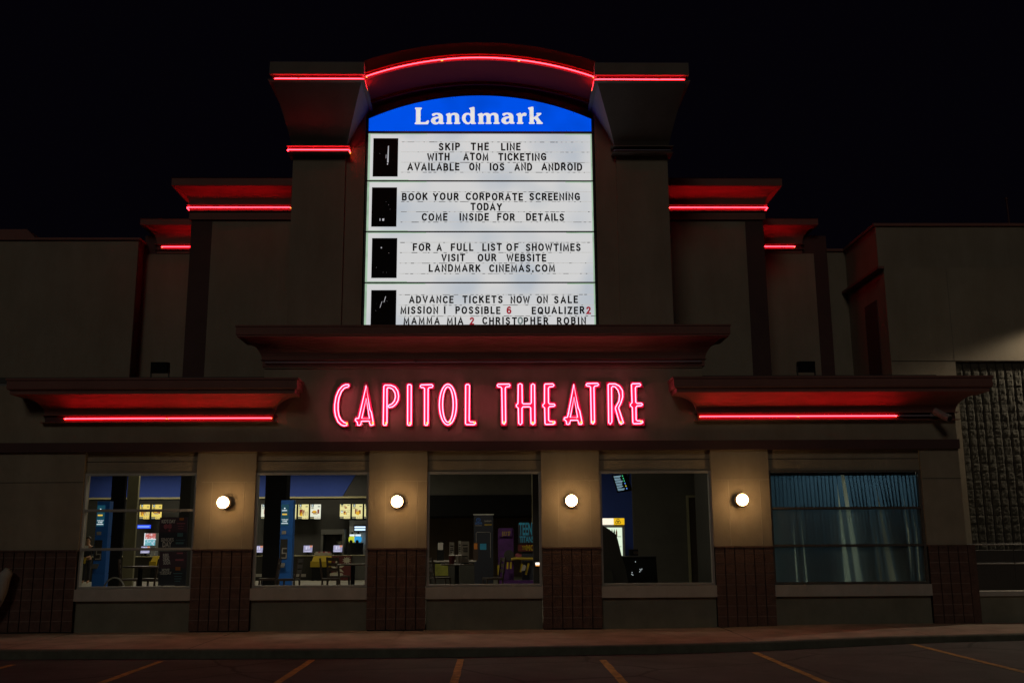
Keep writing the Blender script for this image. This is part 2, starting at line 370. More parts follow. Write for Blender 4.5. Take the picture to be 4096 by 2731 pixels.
GL = {  # condensed gothic board letters: width, strokes in a cap-height-1 box
 'A': (.66, [[(.0, 0), (.33, 1), (.66, 0)], [(.13, .3), (.53, .3)]]), 'B': (.54, [[(0, 0), (0, 1)], [(0, 1), (.32, 1), (.45, .92), (.47, .76), (.42, .6), (.3, .54), (0, .54)], [(.3, .54), (.48, .46), (.52, .28), (.48, .08), (.34, 0), (0, 0)]]),
 'C': (.58, [[(.57, .82), (.48, .95), (.32, 1), (.14, .93), (.03, .74), (0, .5), (.03, .26), (.14, .07), (.32, 0), (.48, .05), (.57, .18)]]), 'D': (.56, [[(0, 0), (0, 1), (.28, 1), (.46, .9), (.55, .7), (.56, .5), (.55, .3), (.46, .1), (.28, 0), (0, 0)]]),
 'E': (.44, [[(.44, 1), (0, 1), (0, 0), (.44, 0)], [(0, .52), (.38, .52)]]), 'F': (.44, [[(.44, 1), (0, 1), (0, 0)], [(0, .5), (.38, .5)]]),
 'G': (.60, [[(.58, .82), (.48, .95), (.32, 1), (.14, .93), (.03, .74), (0, .5), (.03, .26), (.14, .07), (.32, 0), (.48, .03), (.59, .1), (.59, .45), (.34, .45)]]), 'H': (.54, [[(0, 0), (0, 1)], [(.54, 0), (.54, 1)], [(0, .52), (.54, .52)]]),
 'I': (.02, [[(.01, 0), (.01, 1)]]), 'K': (.56, [[(0, 0), (0, 1)], [(.53, 1), (.04, .42)], [(.2, .6), (.56, 0)]]), 'L': (.42, [[(0, 1), (0, 0), (.42, 0)]]), 'M': (.70, [[(0, 0), (.04, 1), (.35, .12), (.66, 1), (.70, 0)]]),
 'N': (.54, [[(0, 0), (0, 1), (.54, 0), (.54, 1)]]), 'O': (.66, [[(.33, 1), (.14, .93), (.03, .74), (0, .5), (.03, .26), (.14, .07), (.33, 0), (.52, .07), (.63, .26), (.66, .5), (.63, .74), (.52, .93), (.33, 1)]]),
 'P': (.50, [[(0, 0), (0, 1), (.3, 1), (.44, .93), (.5, .74), (.44, .54), (.3, .47), (0, .47)]]), 'Q': (.66, [[(.33, 1), (.14, .93), (.03, .74), (0, .5), (.03, .26), (.14, .07), (.33, 0), (.52, .07), (.63, .26), (.66, .5), (.63, .74), (.52, .93), (.33, 1)], [(.38, .25), (.66, -.04)]]),
 'R': (.54, [[(0, 0), (0, 1), (.3, 1), (.44, .93), (.49, .76), (.44, .58), (.3, .5), (0, .5)], [(.26, .5), (.54, 0)]]), 'S': (.52, [[(.48, .84), (.4, .96), (.25, 1), (.1, .94), (.03, .77), (.1, .6), (.28, .51), (.44, .4), (.5, .23), (.42, .06), (.25, 0), (.1, .04), (.01, .17)]]),
 'T': (.56, [[(0, 1), (.56, 1)], [(.28, 1), (.28, 0)]]), 'U': (.56, [[(0, 1), (0, .3), (.06, .1), (.28, 0), (.5, .1), (.56, .3), (.56, 1)]]), 'V': (.62, [[(0, 1), (.31, 0), (.62, 1)]]), 'W': (.88, [[(0, 1), (.2, 0), (.44, .85), (.68, 0), (.88, 1)]]),
 'X': (.6, [[(0, 0), (.6, 1)], [(0, 1), (.6, 0)]]), 'Y': (.6, [[(0, 1), (.3, .48), (.6, 1)], [(.3, .48), (.3, 0)]]), 'Z': (.52, [[(0, 1), (.52, 1), (0, 0), (.52, 0)]]), '.': (.04, [[(.02, -.02), (.02, .08)]]),
 '2': (.48, [[(0, .78), (.08, .94), (.25, 1), (.42, .92), (.47, .75), (.4, .55), (0, 0), (.48, 0)]]), '6': (.52, [[(.46, .88), (.34, 1), (.18, .95), (.05, .75), (0, .4), (.04, .15), (.15, .02), (.28, 0), (.43, .06), (.52, .3), (.43, .53), (.28, .58), (.1, .52), (.01, .35)]]), "'": (.05, [[(.02, 1), (.02, .75)]]),
}
def board_word(mb, body, x0, x1, z0, z1, y, sw=0.20):
    h = z1 - z0; st = sw * h; hh = h - st
    ws = [GL[c][0] * hh + st for c in body]
    tot = sum(ws); n = len(body); k = 1.0
    gap = (x1 - x0 - tot) / max(1, n - 1)
    if gap < 0.025 and n > 1: k = (x1 - x0 - 0.025 * (n - 1)) / tot; gap = 0.025
    if n == 1: k = min(1.15, max(.6, (x1 - x0) / tot)) if body not in 'I.' else 1.0
    x = x0
    for ci, (c, w) in enumerate(zip(body, ws)):
        w *= k
        j = random.uniform(-.006, .006); tl = random.uniform(-.012, .012)
        def T(p): return (x + st * k / 2 + p[0] * hh * k + (p[1] - .5) * tl * h, z0 + st / 2 + p[1] * hh + j)
        for si, sk in enumerate(GL[c][1]):
            P = [T(p) for p in sk]; L_, R_ = [], []
            cl = sk[0] == sk[-1]
            for i in range(len(P)):
                def nrm(a, b):
                    dx, dz = b[0] - a[0], b[1] - a[1]; l = math.hypot(dx, dz) or 1; return (-dz / l, dx / l)
                a = nrm(P[i - 1], P[i]) if i > 0 else (nrm(P[-2], P[-1]) if cl else None)
                b = nrm(P[i], P[i + 1]) if i < len(P) - 1 else (nrm(P[0], P[1]) if cl else None)
                if a is None: a = b
                if b is None: b = a
                m = (a[0] + b[0], a[1] + b[1]); l = math.hypot(*m) or 1e-6; m = (m[0] / l, m[1] / l)
                q = min(2.2, 1 / max(.2, m[0] * a[0] + m[1] * a[1])) * st / 2
                ex = 0
                if not cl and i in (0, len(P) - 1):
                    d = (b[1], -b[0]) if i == len(P) - 1 else (-b[1], b[0]); ex = st / 2 if abs(d[0]) < .2 or abs(d[1]) < .2 else st * .35
                    c0 = (P[i][0] + d[0] * ex, P[i][1] + d[1] * ex)
                else: c0 = P[i]
                L_.append((c0[0] + m[0] * q, c0[1] + m[1] * q)); R_.append((c0[0] - m[0] * q, c0[1] - m[1] * q))
            yy = y - si * .0003
            for i in range(len(P) - 1): mb.poly([(R_[i][0], yy, R_[i][1]), (R_[i + 1][0], yy, R_[i + 1][1]), (L_[i + 1][0], yy, L_[i + 1][1]), (L_[i][0], yy, L_[i][1])])
        x += w + gap
CAP = 1.0
CAP = max(p[1] for p in text_shape('H', 0.0, 1.0)[0])
def outline_mesh(polys, y0, y1):
    """filled shape from outlines in XZ (holes allowed), as flat front at y0 plus walls back to y1"""
    cu = bpy.data.curves.new('tmp', 'CURVE'); cu.dimensions = '2D'; cu.fill_mode = 'BOTH'
    for P in polys:
        sp = cu.splines.new('POLY'); sp.points.add(len(P) - 1)
        for i, (x, z) in enumerate(P): sp.points[i].co = (x, z, 0, 1)
        sp.use_cyclic_u = True
    ob = bpy.data.objects.new('tmp', cu); C.objects.link(ob)
    dg = bpy.context.evaluated_depsgraph_get(); me = ob.evaluated_get(dg).to_mesh()
    vs = [tuple(v.co) for v in me.vertices]; fs = [tuple(p.vertices) for p in me.polygons]
    ob.evaluated_get(dg).to_mesh_clear(); bpy.data.objects.remove(ob); bpy.data.curves.remove(cu)
    mb = MB(); mb.faces([(x, y0, z) for x, z, _ in vs], fs)
    mb.use(1)
    for P in polys:
        k = len(P)
        for i in range(k):
            (xa, za), (xb, zb) = P[i], P[(i + 1) % k]
            mb.poly([(xa, y0, za), (xb, y0, zb), (xb, y1, zb), (xa, y1, za)])
    return mb
def copy_tree(o, parent=None):
    c = o.copy(); C.objects.link(c); c.parent = parent
    for ch in list(o.children): copy_tree(ch, c)
    return c
def sweep(prof, x0, x1, y, yb0, yb1, left=True, right=True, dark=()):
    """cornice: profile (outward, height) carried along the front at y and, mitred, back along the ends"""
    mb = MB(); rings = []
    for o, z in prof:
        ring = []
        ring.append((x0 - o, yb0, z) if left else None)
        ring.append((x0 - (o if left else 0), y - o, z)); ring.append((x1 + (o if right else 0), y - o, z))
        ring.append((x1 + o, yb1, z) if right else None)
        rings.append([q for q in ring if q])
    for si, (a, b) in enumerate(zip(rings, rings[1:])):
        mb.use(1 if si in dark else 0)
        for i in range(len(a) - 1):
            mb.poly([a[i], a[i + 1], b[i + 1], b[i]])
    return mb
def cove(o0, z0, o1, z1, n=8, k=1.0):
    return [(o0 + (o1 - o0) * (1 - math.cos(math.pi / 2 * i / n)) ** k, z0 + (z1 - z0) * math.sin(math.pi / 2 * i / n)) for i in range(n + 1)]
def sstep(a, b, x):
    t = min(1, max(0, (x - a) / (b - a))); return t * t * (3 - 2 * t)

# ------------------------------------------------------------------ ground
def gz(x): return -0.245 + 0.09 * sstep(3, 8, x)
def wz(x): return -0.105 + 0.06 * sstep(3, 7, x)
xs = [-400, -60, -20, -10, 0, 2.5, 3, 3.5, 4, 4.5, 5, 5.5, 6, 6.5, 7, 7.5, 8, 9, 12, 20, 60, 400]
mb = MB()
for a, b in zip(xs, xs[1:]): mb.poly([(a, -400, gz(a)), (b, -400, gz(b)), (b, 400, gz(b)), (a, 400, gz(a))])
tag(mb.build('parking_lot', M['asphalt'], org=(0, 0, -0.245)), kind='structure')
KERB = [(-30, -2.9), (-14, -2.95), (-6.6, -3.06), (-3, -3.25), (-0.2, -3.2), (2.6, -2.96), (6, -2.66), (8.8, -2.25), (14, -1.6), (30, 0.5)]
def kline(x):
    for (a, ya), (b, yb) in zip(KERB, KERB[1:]):
        if a <= x <= b: return ya + (yb - ya) * (x - a) / (b - a)
mb = MB(); kb = MB()
cuts = [-30, -26, -22, -18, -14.2, -11.2, -8.1, -5.0, -1.75, 1.35, 4.4, 7.5, 10.6, 13.8, 18, 24, 30]
for a, b in zip(cuts, cuts[1:]):
    n = 4
    for i in range(n):
        xa = a + 0.008 + (b - a - 0.016) * i / n; xb = a + 0.008 + (b - a - 0.016) * (i + 1) / n
        ya, yb = kline(xa) + 0.16, kline(xb) + 0.16
        mb.poly([(xa, ya, wz(xa)), (xb, yb, wz(xb)), (xb, 4.0, wz(xb) + 0.01), (xa, 4.0, wz(xa) + 0.01)])
    mb.poly([(a - 0.02, kline(a) + 0.16, wz(a) - 0.012), (a + 0.02, kline(a) + 0.16, wz(a) - 0.012), (a + 0.02, 4, wz(a) - 0.004), (a - 0.02, 4, wz(a) - 0.004)])
    for i in range(n):
        xa = a + (b - a) * i / n; xb = a + (b - a) * (i + 1) / n
        ya, yb = kline(xa), kline(xb)
        kb.poly([(xa, ya - 0.02, gz(xa) - 0.02), (xb, yb - 0.02, gz(xb) - 0.02), (xb, yb, wz(xb) - 0.02), (xa, ya, wz(xa) - 0.02)])
        kb.poly([(xa, ya, wz(xa) - 0.02), (xb, yb, wz(xb) - 0.02), (xb, yb + 0.02, wz(xb)), (xa, ya + 0.02, wz(xa))])
        kb.poly([(xa, ya + 0.02, wz(xa)), (xb, yb + 0.02, wz(xb)), (xb, yb + 0.155, wz(xb)), (xa, ya + 0.155, wz(xa))])
tag(mb.build('walkway', M['concrete'], org=(0, 0, -0.1)), kind='structure')
tag(kb.build('kerb', M['kerb'], org=(0, -3, -0.245)), kind='structure')
lines = [(-7.447, -3.789), (-5.272, -3.483), (-2.895, -3.469), (-0.54, -3.511), (1.694, -3.779), (4.278, -3.045), (7.062, -2.58)]
plab = ['worn yellow parking stripe at the far left edge of the lot', 'worn yellow parking stripe before the window with the poster boards', 'worn yellow parking stripe between the first and second wall lamps',
        'worn yellow parking stripe straight below the middle window', 'worn yellow parking stripe before the window with the lit fridge', 'worn yellow parking stripe below the fourth wall lamp', 'faint yellow parking stripe at the far right of the lot']
for i, (x, y) in enumerate(lines):
    mb = MB(); y1 = y - 5.2; w = 0.055; seg = 10
    for k in range(seg):
        ya = y + (y1 - y) * k / seg; yb = y + (y1 - y) * (k + 1) / seg
        ja, jb = (random.uniform(-.008, .008) for _ in range(2))
        mb.poly([(x - w + ja, yb, gz(x) + 0.004), (x + w + jb, yb, gz(x) + 0.004), (x + w + jb, ya, gz(x) + 0.004), (x - w + ja, ya, gz(x) + 0.004)])
    tag(mb.build('parking_stripe', M['paint'], org=(x, y, gz(x))), plab[i], 'parking stripe', 'parking stripes on the asphalt')

# ------------------------------------------------------------------ the cinema front
bld = root('cinema_building', (0, 0, 0), 'beige stucco cinema front with stepped tower, dark cornices and five street windows', 'cinema building')
WIN = [(-8.12, -5.90), (-4.735, -2.49), (-1.335, 0.935), (2.10, 4.34), (5.50, 8.58)]
ZT, ZB, ZS = 2.945, 0.715, 0.49
PIL = [(-16, -8.12), (-5.90, -4.735), (-2.49, -1.335), (0.935, 2.10), (4.34, 5.50), (8.58, 9.37)]
for i, (a, b) in enumerate(PIL):
    mb = MB(); mb.box(a, b, 0, 0.32, 1.44, 3.36)
    if i in (1, 2, 3, 4):
        l = a + 0.31 if i in (1,) else a + 0.22; r = b - 0.22
        if i > 1: l, r = a + 0.33, b - 0.20
        mb.use(1); mb.box(a + 0.1, b, -0.007, 0.01, 2.755, 2.768); mb.box(l, l + 0.012, -0.007, 0.01, 1.475, 2.754); mb.box(r, r + 0.012, -0.007, 0.01, 1.475, 2.754)
    elif i == 0:
        mb.use(1).box(-16, -8.12, -0.004, 0.01, 2.762, 2.772)
    else:
        mb.use(1).box(a + .02, 9.37, -0.004, 0.01, 2.762, 2.772)
    mb.build('pilaster', [M['stucco'], M['bead'] if 0 < i < 5 else M['gap']], bld)
    # split-face brick veneer on the lower part: real blocks with open vertical gaps
    mb = MB(); za, zb = -0.075, 1.43
    bb = 9.36 if i == 5 else b
    mb.box(a + 0.02, bb - 0.02, -0.012, 0.30, za - 0.1, zb); 
    n = max(3, round((bb - a) / 0.2)); pw = (bb - a) / n
    for k in range(n):
        x0 = a + k * pw + 0.009; x1 = a + (k + 1) * pw - 0.009
        mb.use(2); mb.box(x0 + 0.002, x1 - 0.002, -0.037, -0.008, za, zb)
        mb.use(1); zz = za
        while zz < zb - 0.02:
            z1_ = min(zb, zz + 0.193); d = random.uniform(-0.006, 0.006)
            mb.box(x0, x1, -0.044 + d * .6, -0.0125, zz + 0.008, z1_ - 0.004); zz += 0.2
    mb.use(1); mb.box(a - 0.002, bb + 0.002, -0.06, 0.31, 1.43, 1.462)
    mb.build('brick_facing', [M['gap'], M['block'], M['mortar']], bld)
mb = MB(); mb.box(9.37, 9.52, -0.03, 3.0, -0.2, 1.46); mb.build('brick_return', M['block'], bld)
for i, (a, b) in enumerate(WIN):
    mb = MB(); mb.box(a, b, 0.07, 0.3, ZT + 0.0, 3.36); mb.use(1).box(a, b, 0.064, 0.08, 3.168, 3.178)
    mb.build('window_header', [M['stucco'], M['gap']], bld)
    mb = MB(); mb.box(a, b, 0.05, 0.3, -0.25, ZS); mb.build('apron_wall', M['apron'], bld)
    # frame
    fr = MB(); t = 0.045
    fr.box(a, a + t, 0.04, 0.16, ZB, ZT); fr.box(b - t, b, 0.04, 0.16, ZB, ZT)
    fr.box(a + t, b - t, 0.04, 0.16, ZT - t, ZT); fr.box(a + t, b - t, 0.04, 0.16, ZB, ZB + t)
    fr.box(a + t, b - t, 0.03, 0.05, ZB + 0.015, ZB + 0.026)
    fo = fr.build('window', M['alu'] if i != 4 else M['bronze'], bld)
    sl = MB(); sl.box(a - 0.03 if i else a - .06, b + 0.02, -0.035, 0.2, ZS, ZB - 0.004); sl.build('sill', M['sill'], fo)
    bars = []
    if i == 0: bars = [2.216, 1.468]
    if i == 4: bars = [2.191, 1.459]
    for z in bars:
        mb = MB(); mb.box(a + t, b - t, 0.045, 0.15, z - 0.026, z + 0.026); mb.box(a + t, b - t, 0.035, 0.046, z - 0.016, z + 0.012)
        mb.build('mullion', M['alu'] if i == 0 else M['bronze'], fo)
    zs = [ZB + t] + sorted(bars) + [ZT - t]
    for k in range(len(zs) - 1):
        g = MB(); lo = zs[k] + (0.026 if k else 0); hi = zs[k + 1] - (0.026 if k < len(zs) - 2 else 0)
        if i == 4 and k < 2: g.box(a + t, b - t, 0.098, 0.102, lo, hi)
        else: g.poly([(a + t, 0.10, lo), (b - t, 0.10, lo), (b - t, 0.10, hi), (a + t, 0.10, hi)])
        g.build('pane', M['frost'] if (i == 4 and k < 2) else M['glass'], fo)
mb = MB(); mb.box(-16, 9.385, -0.07, 0.3, 3.36, 3.545); mb.build('brown_band', M['darkbrown'], bld)
mb = MB(); mb.box(-16, 9.37, 0, 0.3, 3.545, 4.70); mb.build('upper_wall', M['stucco'], bld)
mb = MB(); mb.box(-4.655, 4.25, 0.001, 0.4, 4.70, 5.06); mb.box(-4.655, 4.25, -0.03, 0.0, 5.035, 5.06); mb.box(-4.6, 4.2, 0.02, 0.4, 5.06, 5.8); mb.build('name_wall', M['stucco'], bld)
mb = MB(); mb.box(9.07, 9.37, 0.3, 3.0, 0, 4.70); mb.build('end_wall', M['stucco'], bld)
mb = MB(); mb.box(-16, 9.2, 0.3, 8.0, 4.80, 4.92); mb.build('roof', M['dark'], bld)
# side cornices
prof = [(0.0, 3.935), (0.12, 3.94), (0.12, 3.95), (0.05, 3.955), (0.05, 4.085), (0.107, 4.085), (0.107, 4.097), (0.06, 4.10)] + cove(0.06, 4.10, 0.53, 4.445, 10) + [(0.555, 4.447), (0.555, 4.53), (0.59, 4.53), (0.605, 4.555), (0.605, 4.715), (0.625, 4.715), (0.625, 4.755), (-0.3, 4.76)]
for x0, x1 in ((-8.91, -4.47), (4.16, 9.30)):
    sweep(prof, x0, x1, 0, 0.0, 0.0, dark=(2, 3, 4)).build('side_cornice', [M['brown'], M['channel']], bld)
# centre cornice
prof = [(0.0, 5.06), (0.05, 5.065), (0.05, 5.20), (0.085, 5.20), (0.085, 5.212), (0.06, 5.215)] + cove(0.06, 5.215, 0.46, 5.60, 10, 0.8) + [(0.48, 5.60), (0.48, 5.63), (0.50, 5.64), (0.50, 5.80), (0.515, 5.80), (0.515, 5.83), (-0.5, 5.83)]
sweep(prof, -4.64, 4.25, 0, 0.4, 0.4).build('centre_cornice', M['brown'], bld)
# tower
tx0, tx1, pi0, pi1 = -4.41, 3.85, -3.26, 2.71
mb = MB(); mb.box(tx0, tx1, 1.1, 6.0, 4.92, 11.25); mb.build('tower_core', M['panel'], bld)
for a, b in ((tx0, pi0), (pi1, tx1)):
    mb = MB(); mb.box(a, b, 0.78, 1.099, 4.92, 9.95); mb.build('tower_pier', M['panel'], bld)
    s = 1 if a < 0 else -1
    mb = MB()
    mb.box(a - 0.06, b + 0.06, 0.68, 1.097, 9.94, 10.07)                          # ledge
    mb.box(a - 0.10, b + 0.10, 0.58, 1.094, 9.93, 9.94)
    mb.use(1).box(a - 0.075, b + 0.075, 0.665, 0.68, 9.95, 10.065).use(0)
    mb.box(a - 0.11, b + 0.11, 0.57, 1.096, 10.07, 10.085)
    # flared capital in curved steps
    q0 = (a - 0.02, b + 0.02, 0.74, 10.085); q1 = ((-4.635, -2.77) if a < 0 else (2.19, 4.07)) + (-0.50, 11.06)
    n = 8; prev = None
    for i in range(n + 1):
        u = i / n; v = u ** 1.15
        cur = [q0[0] + (q1[0] - q0[0]) * v, q0[1] + (q1[1] - q0[1]) * v, q0[2] + (q1[2] - q0[2]) * v, q0[3] + (q1[3] - q0[3]) * u]
        if prev:
            A, B_ = prev, cur
            mb.hexa([(A[0], A[2], A[3]), (A[1], A[2], A[3]), (A[1], 1.095, A[3]), (A[0], 1.095, A[3]), (B_[0], B_[2], B_[3]), (B_[1], B_[2], B_[3]), (B_[1], 1.095, B_[3]), (B_[0], 1.095, B_[3])])
        prev = cur
    mb.build('capital', [M['capital'], M['channel']], bld)
    mb = MB(); xa, xb = q1[0], q1[1]
    mb.use(1).box(xa, xb, -0.50, 1.0, 11.06, 11.19); mb.use(0).box(xa - 0.075, xb + 0.075, -0.60, 1.0, 11.045, 11.06)
    mb.use(0).box(xa - 0.055, xb + 0.055, -0.565, 1.0, 11.19, 11.47)
    mb.build('capital_top', [M['capital'], M['channel']], bld)
# arch between the capitals
ax, az, aR = -0.28, None, None
half = 2.47; sag = 0.46; aR = (half * half + sag * sag) / (2 * sag); zc = 11.645 - aR
def arc_z(x, d=0.0): return zc + math.sqrt((aR + d) ** 2 - (x - ax) ** 2)
N = 28; X = [ax - half + 2 * half * i / N for i in range(N + 1)]
def arcslab(mb, y0, y1, d0, d1):
    for xa, xb in zip(X, X[1:]):
        mb.hexa([(xa, y0, arc_z(xa, d0)), (xb, y0, arc_z(xb, d0)), (xb, y1, arc_z(xb, d0)), (xa, y1, arc_z(xa, d0)), (xa, y0, arc_z(xa, d1)), (xb, y0, arc_z(xb, d1)), (xb, y1, arc_z(xb, d1)), (xa, y1, arc_z(xa, d1))])
mb = MB(); arcslab(mb, -0.30, 1.3, 0, 0.42); arcslab(mb, -0.345, -0.30, 0.125, 0.14); arcslab(mb, 0.70, 0.76, -0.06, 0.0); mb.use(1); arcslab(mb, -0.312, -0.30, 0.0, 0.125); mb.build('arch', [M['arch'], M['channel']], bld)
mb = MB()
for xa, xb in zip(X, X[1:]): mb.poly([(xa, 1.09, 11.0), (xb, 1.09, 11.0), (xb, 1.09, arc_z(xb)), (xa, 1.09, arc_z(xa))])
mb.build('tower_back_wall', M['panel'], bld)
for a, b in ((pi0, -2.84), (2.25, pi1)): mb = MB(); mb.box(a, b, 0.84, 1.098, 4.92, 11.0); mb.build('tower_recess_wall', M['panel'], bld)
# stepped wings
for s in (-1, 1):
    a, b = (-7.25, -4.33) if s < 0 else (3.78, 6.53)
    mb = MB(); mb.box(a, b, 3.0, 7.0, 4.92, 9.9)
    mb.use(1); pa, pb = (-6.74, -4.34) if s < 0 else (3.79, 6.08)
    mb.box(pa, pb, 2.97, 3.0, 4.93, 9.12)
    mb.build('inner_wing', [M['darkbrown'], M['panel']], bld)
    prof = [(0.0, 9.16), (0.05, 9.17), (0.05, 9.37), (0.10, 9.37), (0.10, 9.38), (0.05, 9.38), (0.05, 9.52), (0.107, 9.52), (0.107, 9.532), (0.06, 9.535)] + cove(0.06, 9.535, 0.38, 9.89, 8) + [(0.40, 9.90), (0.40, 10.08), (0.42, 10.09), (-0.3, 10.12)]
    sweep(prof, a, b, 3.0, 7.0, 7.0, left=s < 0, right=s > 0, dark=(4, 5, 6)).build('inner_wing_cornice', [M['brown'], M['channel']], bld)
    a, b = (-9.05, -7.0) if s < 0 else (6.3, 8.73)
    mb = MB(); mb.box(a, b, 5.0, 9.0, 4.92, 9.4)
    mb.use(1); pa, pb = (-9.03, -7.1) if s < 0 else (6.4, 8.37)
    mb.box(pa, pb, 4.97, 5.0, 4.93, 8.90)
    mb.build('outer_wing', [M['darkbrown'], M['panel']], bld)
    a, b = (-8.66, -7.0) if s < 0 else (6.3, 8.02)
    prof = [(0.0, 8.90), (0.05, 8.91), (0.05, 9.0), (0.10, 9.0), (0.10, 9.01), (0.05, 9.01), (0.05, 9.14), (0.107, 9.14), (0.107, 9.152), (0.06, 9.155)] + cove(0.06, 9.155, 0.38, 9.56, 8) + [(0.40, 9.57), (0.40, 9.73), (0.42, 9.74), (-0.3, 9.77)]
    sweep(prof, a, b, 5.0, 9.0, 9.0, left=s < 0, right=s > 0, dark=(4, 5, 6)).build('outer_wing_cornice', [M['brown'], M['channel']], bld)

# ------------------------------------------------------------------ neighbouring blocks
aud = root('auditorium_block', (-12, 4.55, 4.92), 'plain dark beige auditorium block rising left of the stepped tower', 'building')
mb = MB(); mb.box(-24, -9.05, 4.55, 20, 4.92, 9.14); mb.build('wall', M['panel'], aud)
mb = MB(); mb.box(-9.049, -9.035, 4.56, 4.99, 4.92, 9.13); mb.build('brown_strip', M['darkbrown'], aud)  # side face is only unlit; its shade is put into dark paint
mb = MB(); mb.box(-24, -9.0, 4.50, 20, 9.141, 9.20); mb.build('roof_edge', M['brown'], aud)
mb = MB(); mb.box(-16, -12.6, 6.0, 9, 9.2, 9.9); mb.poly([(-12.6, 6, 9.2), (-11.9, 6, 9.2), (-12.6, 6, 9.9)]); mb.poly([(-12.6, 6, 9.9), (-11.9, 6, 9.2), (-11.9, 9, 9.2), (-12.6, 9, 9.9)]); mb.build('roof_housing', M['brown'], aud)  # plain brown block in place of a far-left cornice
au2 = root('auditorium_block', (12, 3.2, -0.1), 'tall right auditorium block of stucco over rough split-faced block', 'building')
mb = MB(); mb.box(9.46, 24, 3.5, 20, 8.02, 9.17); mb.box(9.46, 24, 3.2, 20, 5.72, 8.02); mb.box(8.5, 9.46, 5.7, 20, 4.92, 9.17); mb.box(9.46, 11.0, 3.2, 20, -0.1, 5.719)
mb.box(11.0, 24, 3.30, 20, -0.1, 5.719)
for x in (10.98, 13.9): mb.use(2).box(x, x + 0.010, 3.197, 3.21, 5.73, 8.0)
mb.use(1).box(9.47, 24, 3.194, 3.21, 5.722, 5.734)
mb.build('wall', [M['panel'], M['gap'], M['capital']], au2)
mb = MB(); mb.box(9.40, 24, 3.45, 20, 9.171, 9.24); mb.box(8.5, 9.40, 5.65, 20, 9.171, 9.24); mb.build('roof_edge', M['brown'], au2)
mb = MB(); mb.box(9.30, 9.458, 3.15, 5.7, 8.0, 8.06); mb.build('ledge', M['brown'], au2)
mb = MB(); mb.box(9.44, 9.461, 3.75, 4.55, 4.93, 7.36); mb.build('brown_strip', M['darkbrown'], au2)
# split-faced block face, really rough: each unit bulges, with recessed joints
mb = MB(); PX, PZ = 0.2, 0.2; nx, nz = 26, 29; sub = 5
for i in range(nx):
    for k in range(nz):
        x0 = 11.0 + i * PX + 0.012; z1_ = 5.705 - k * PZ - 0.006; w, h = PX - 0.024, PZ - 0.009
        b0 = len(mb.v)
        for r_ in range(sub + 1):
            for c_ in range(sub + 1):
                u, v = c_ / sub, r_ / sub
                edge = min(1, 5 * min(u, 1 - u)) * (0.6 + 0.4 * min(1, 5 * min(v, 1 - v)))
                x, z = x0 + u * w, z1_ - h + v * h
                n_ = noise.noise(Vector((x * 9, z * 9, i * 3.1))) * 0.034 + noise.noise(Vector((x * 24, z * 24, 5))) * 0.024
                mb.v.append((x, 3.285 - edge * (0.015 + n_ * 0.5), z))
        for r_ in range(sub):
            for c_ in range(sub):
                q = b0 + r_ * (sub + 1) + c_
                mb.f.append((q, q + 1, q + sub + 2, q + sub + 1)); mb.mi.append(0)
mb.use(1).box(11.0, 16.2, 3.286, 3.299, -0.1, 5.715)
mb.build('block_face', [M['cmu'], M['gap']], au2)
# low wall and rails in front of it
lw = root('low_wall', (11, 0.1, -0.05), 'low grey stucco wall with a pale cap beside the right end pillar', 'wall')
mb = MB(); mb.box(9.56, 16, 0.05, 0.35, -0.2, 0.47); mb.build('wall_body', M['apron'], lw)
mb = MB(); mb.box(9.50, 16, 0.0, 0.4, 0.47, 0.56); mb.build('cap', M['sill'], lw)
hr = root('handrail', (11, 0.7, 0), 'thin steel two-rail handrail above the low wall at the right edge', 'handrail')
for z in (1.46, 1.08):
    mb = MB(); mb.tube([(9.54, 0.6, z), (16, 0.6, z)], 0.012, 8); mb.build('rail', M['steel'], hr)
for x in (10.6, 12.3, 14.2):
    mb = MB(); mb.tube([(x, 0.6, -0.05), (x, 0.6, 1.46)], 0.014, 8); mb.build('post', M['dark'], hr)
mb = MB(); mb.box(9.6, 16, 2.2, 3.1, -0.1, 1.32); tag(mb.build('plant_trough', M['dark'], org=(12, 2.6, -0.1)), 'dark boxy trough behind the handrail against the rough block wall', 'trough')

# ------------------------------------------------------------------ roof and wall fittings
def floodlight(x, y, z, label):
    t = root('roof_floodlight', (x, y, z), label, 'floodlight', 'roof floodlights behind the side cornices')
    mb = MB(); mb.hexa([(x - .17, y - .06, z + .1), (x + .17, y - .06, z + .1), (x + .17, y + .16, z + .14), (x - .17, y + .16, z + .14), (x - .17, y - .1, z + .34), (x + .17, y - .1, z + .34), (x + .17, y + .12, z + .36), (x - .17, y + .12, z + .36)]); mb.build('housing', M['black'], t)
    mb = MB(); mb.box(x - .2, x - .18, y, y + .04, z, z + .24); mb.box(x + .18, x + .2, y, y + .04, z, z + .24); mb.box(x - .2, x + .2, y - .05, y + .1, z - .03, z); mb.build('bracket', M['dark'], t)
fx = (-7.17, 5.215); floodlight(fx[0], 1.2, fx[1] - .18, 'small dark floodlight on the roof behind the left side cornice')
fx = (6.777, 5.196); floodlight(fx[0], 1.2, fx[1] - .18, 'small dark floodlight on the roof behind the right side cornice')
px = (14.744, 10.794)
mb = MB(); mb.tube([(px[0], 7, 9.1), (px[0] - .02, 7, 11.137)], 0.03, 8); mb.tube([(px[0] - .02, 7, 11.137 - .05), (px[0] - .02, 7, 11.137 + 0.02)], 0.045, 8)
tag(mb.build('vent_pipe', M['channel'], org=(px[0], 7, 9.1)), 'thin reddish vent pipe standing on the right block roof', 'vent pipe')  # red light falling on the pipe is put into its colour
cx_, cz_ = (8.927, 3.943)
cm = root('security_camera', (cx_, -0.02, cz_ + .05), 'small grey security camera under the right end of the side cornice', 'security camera')
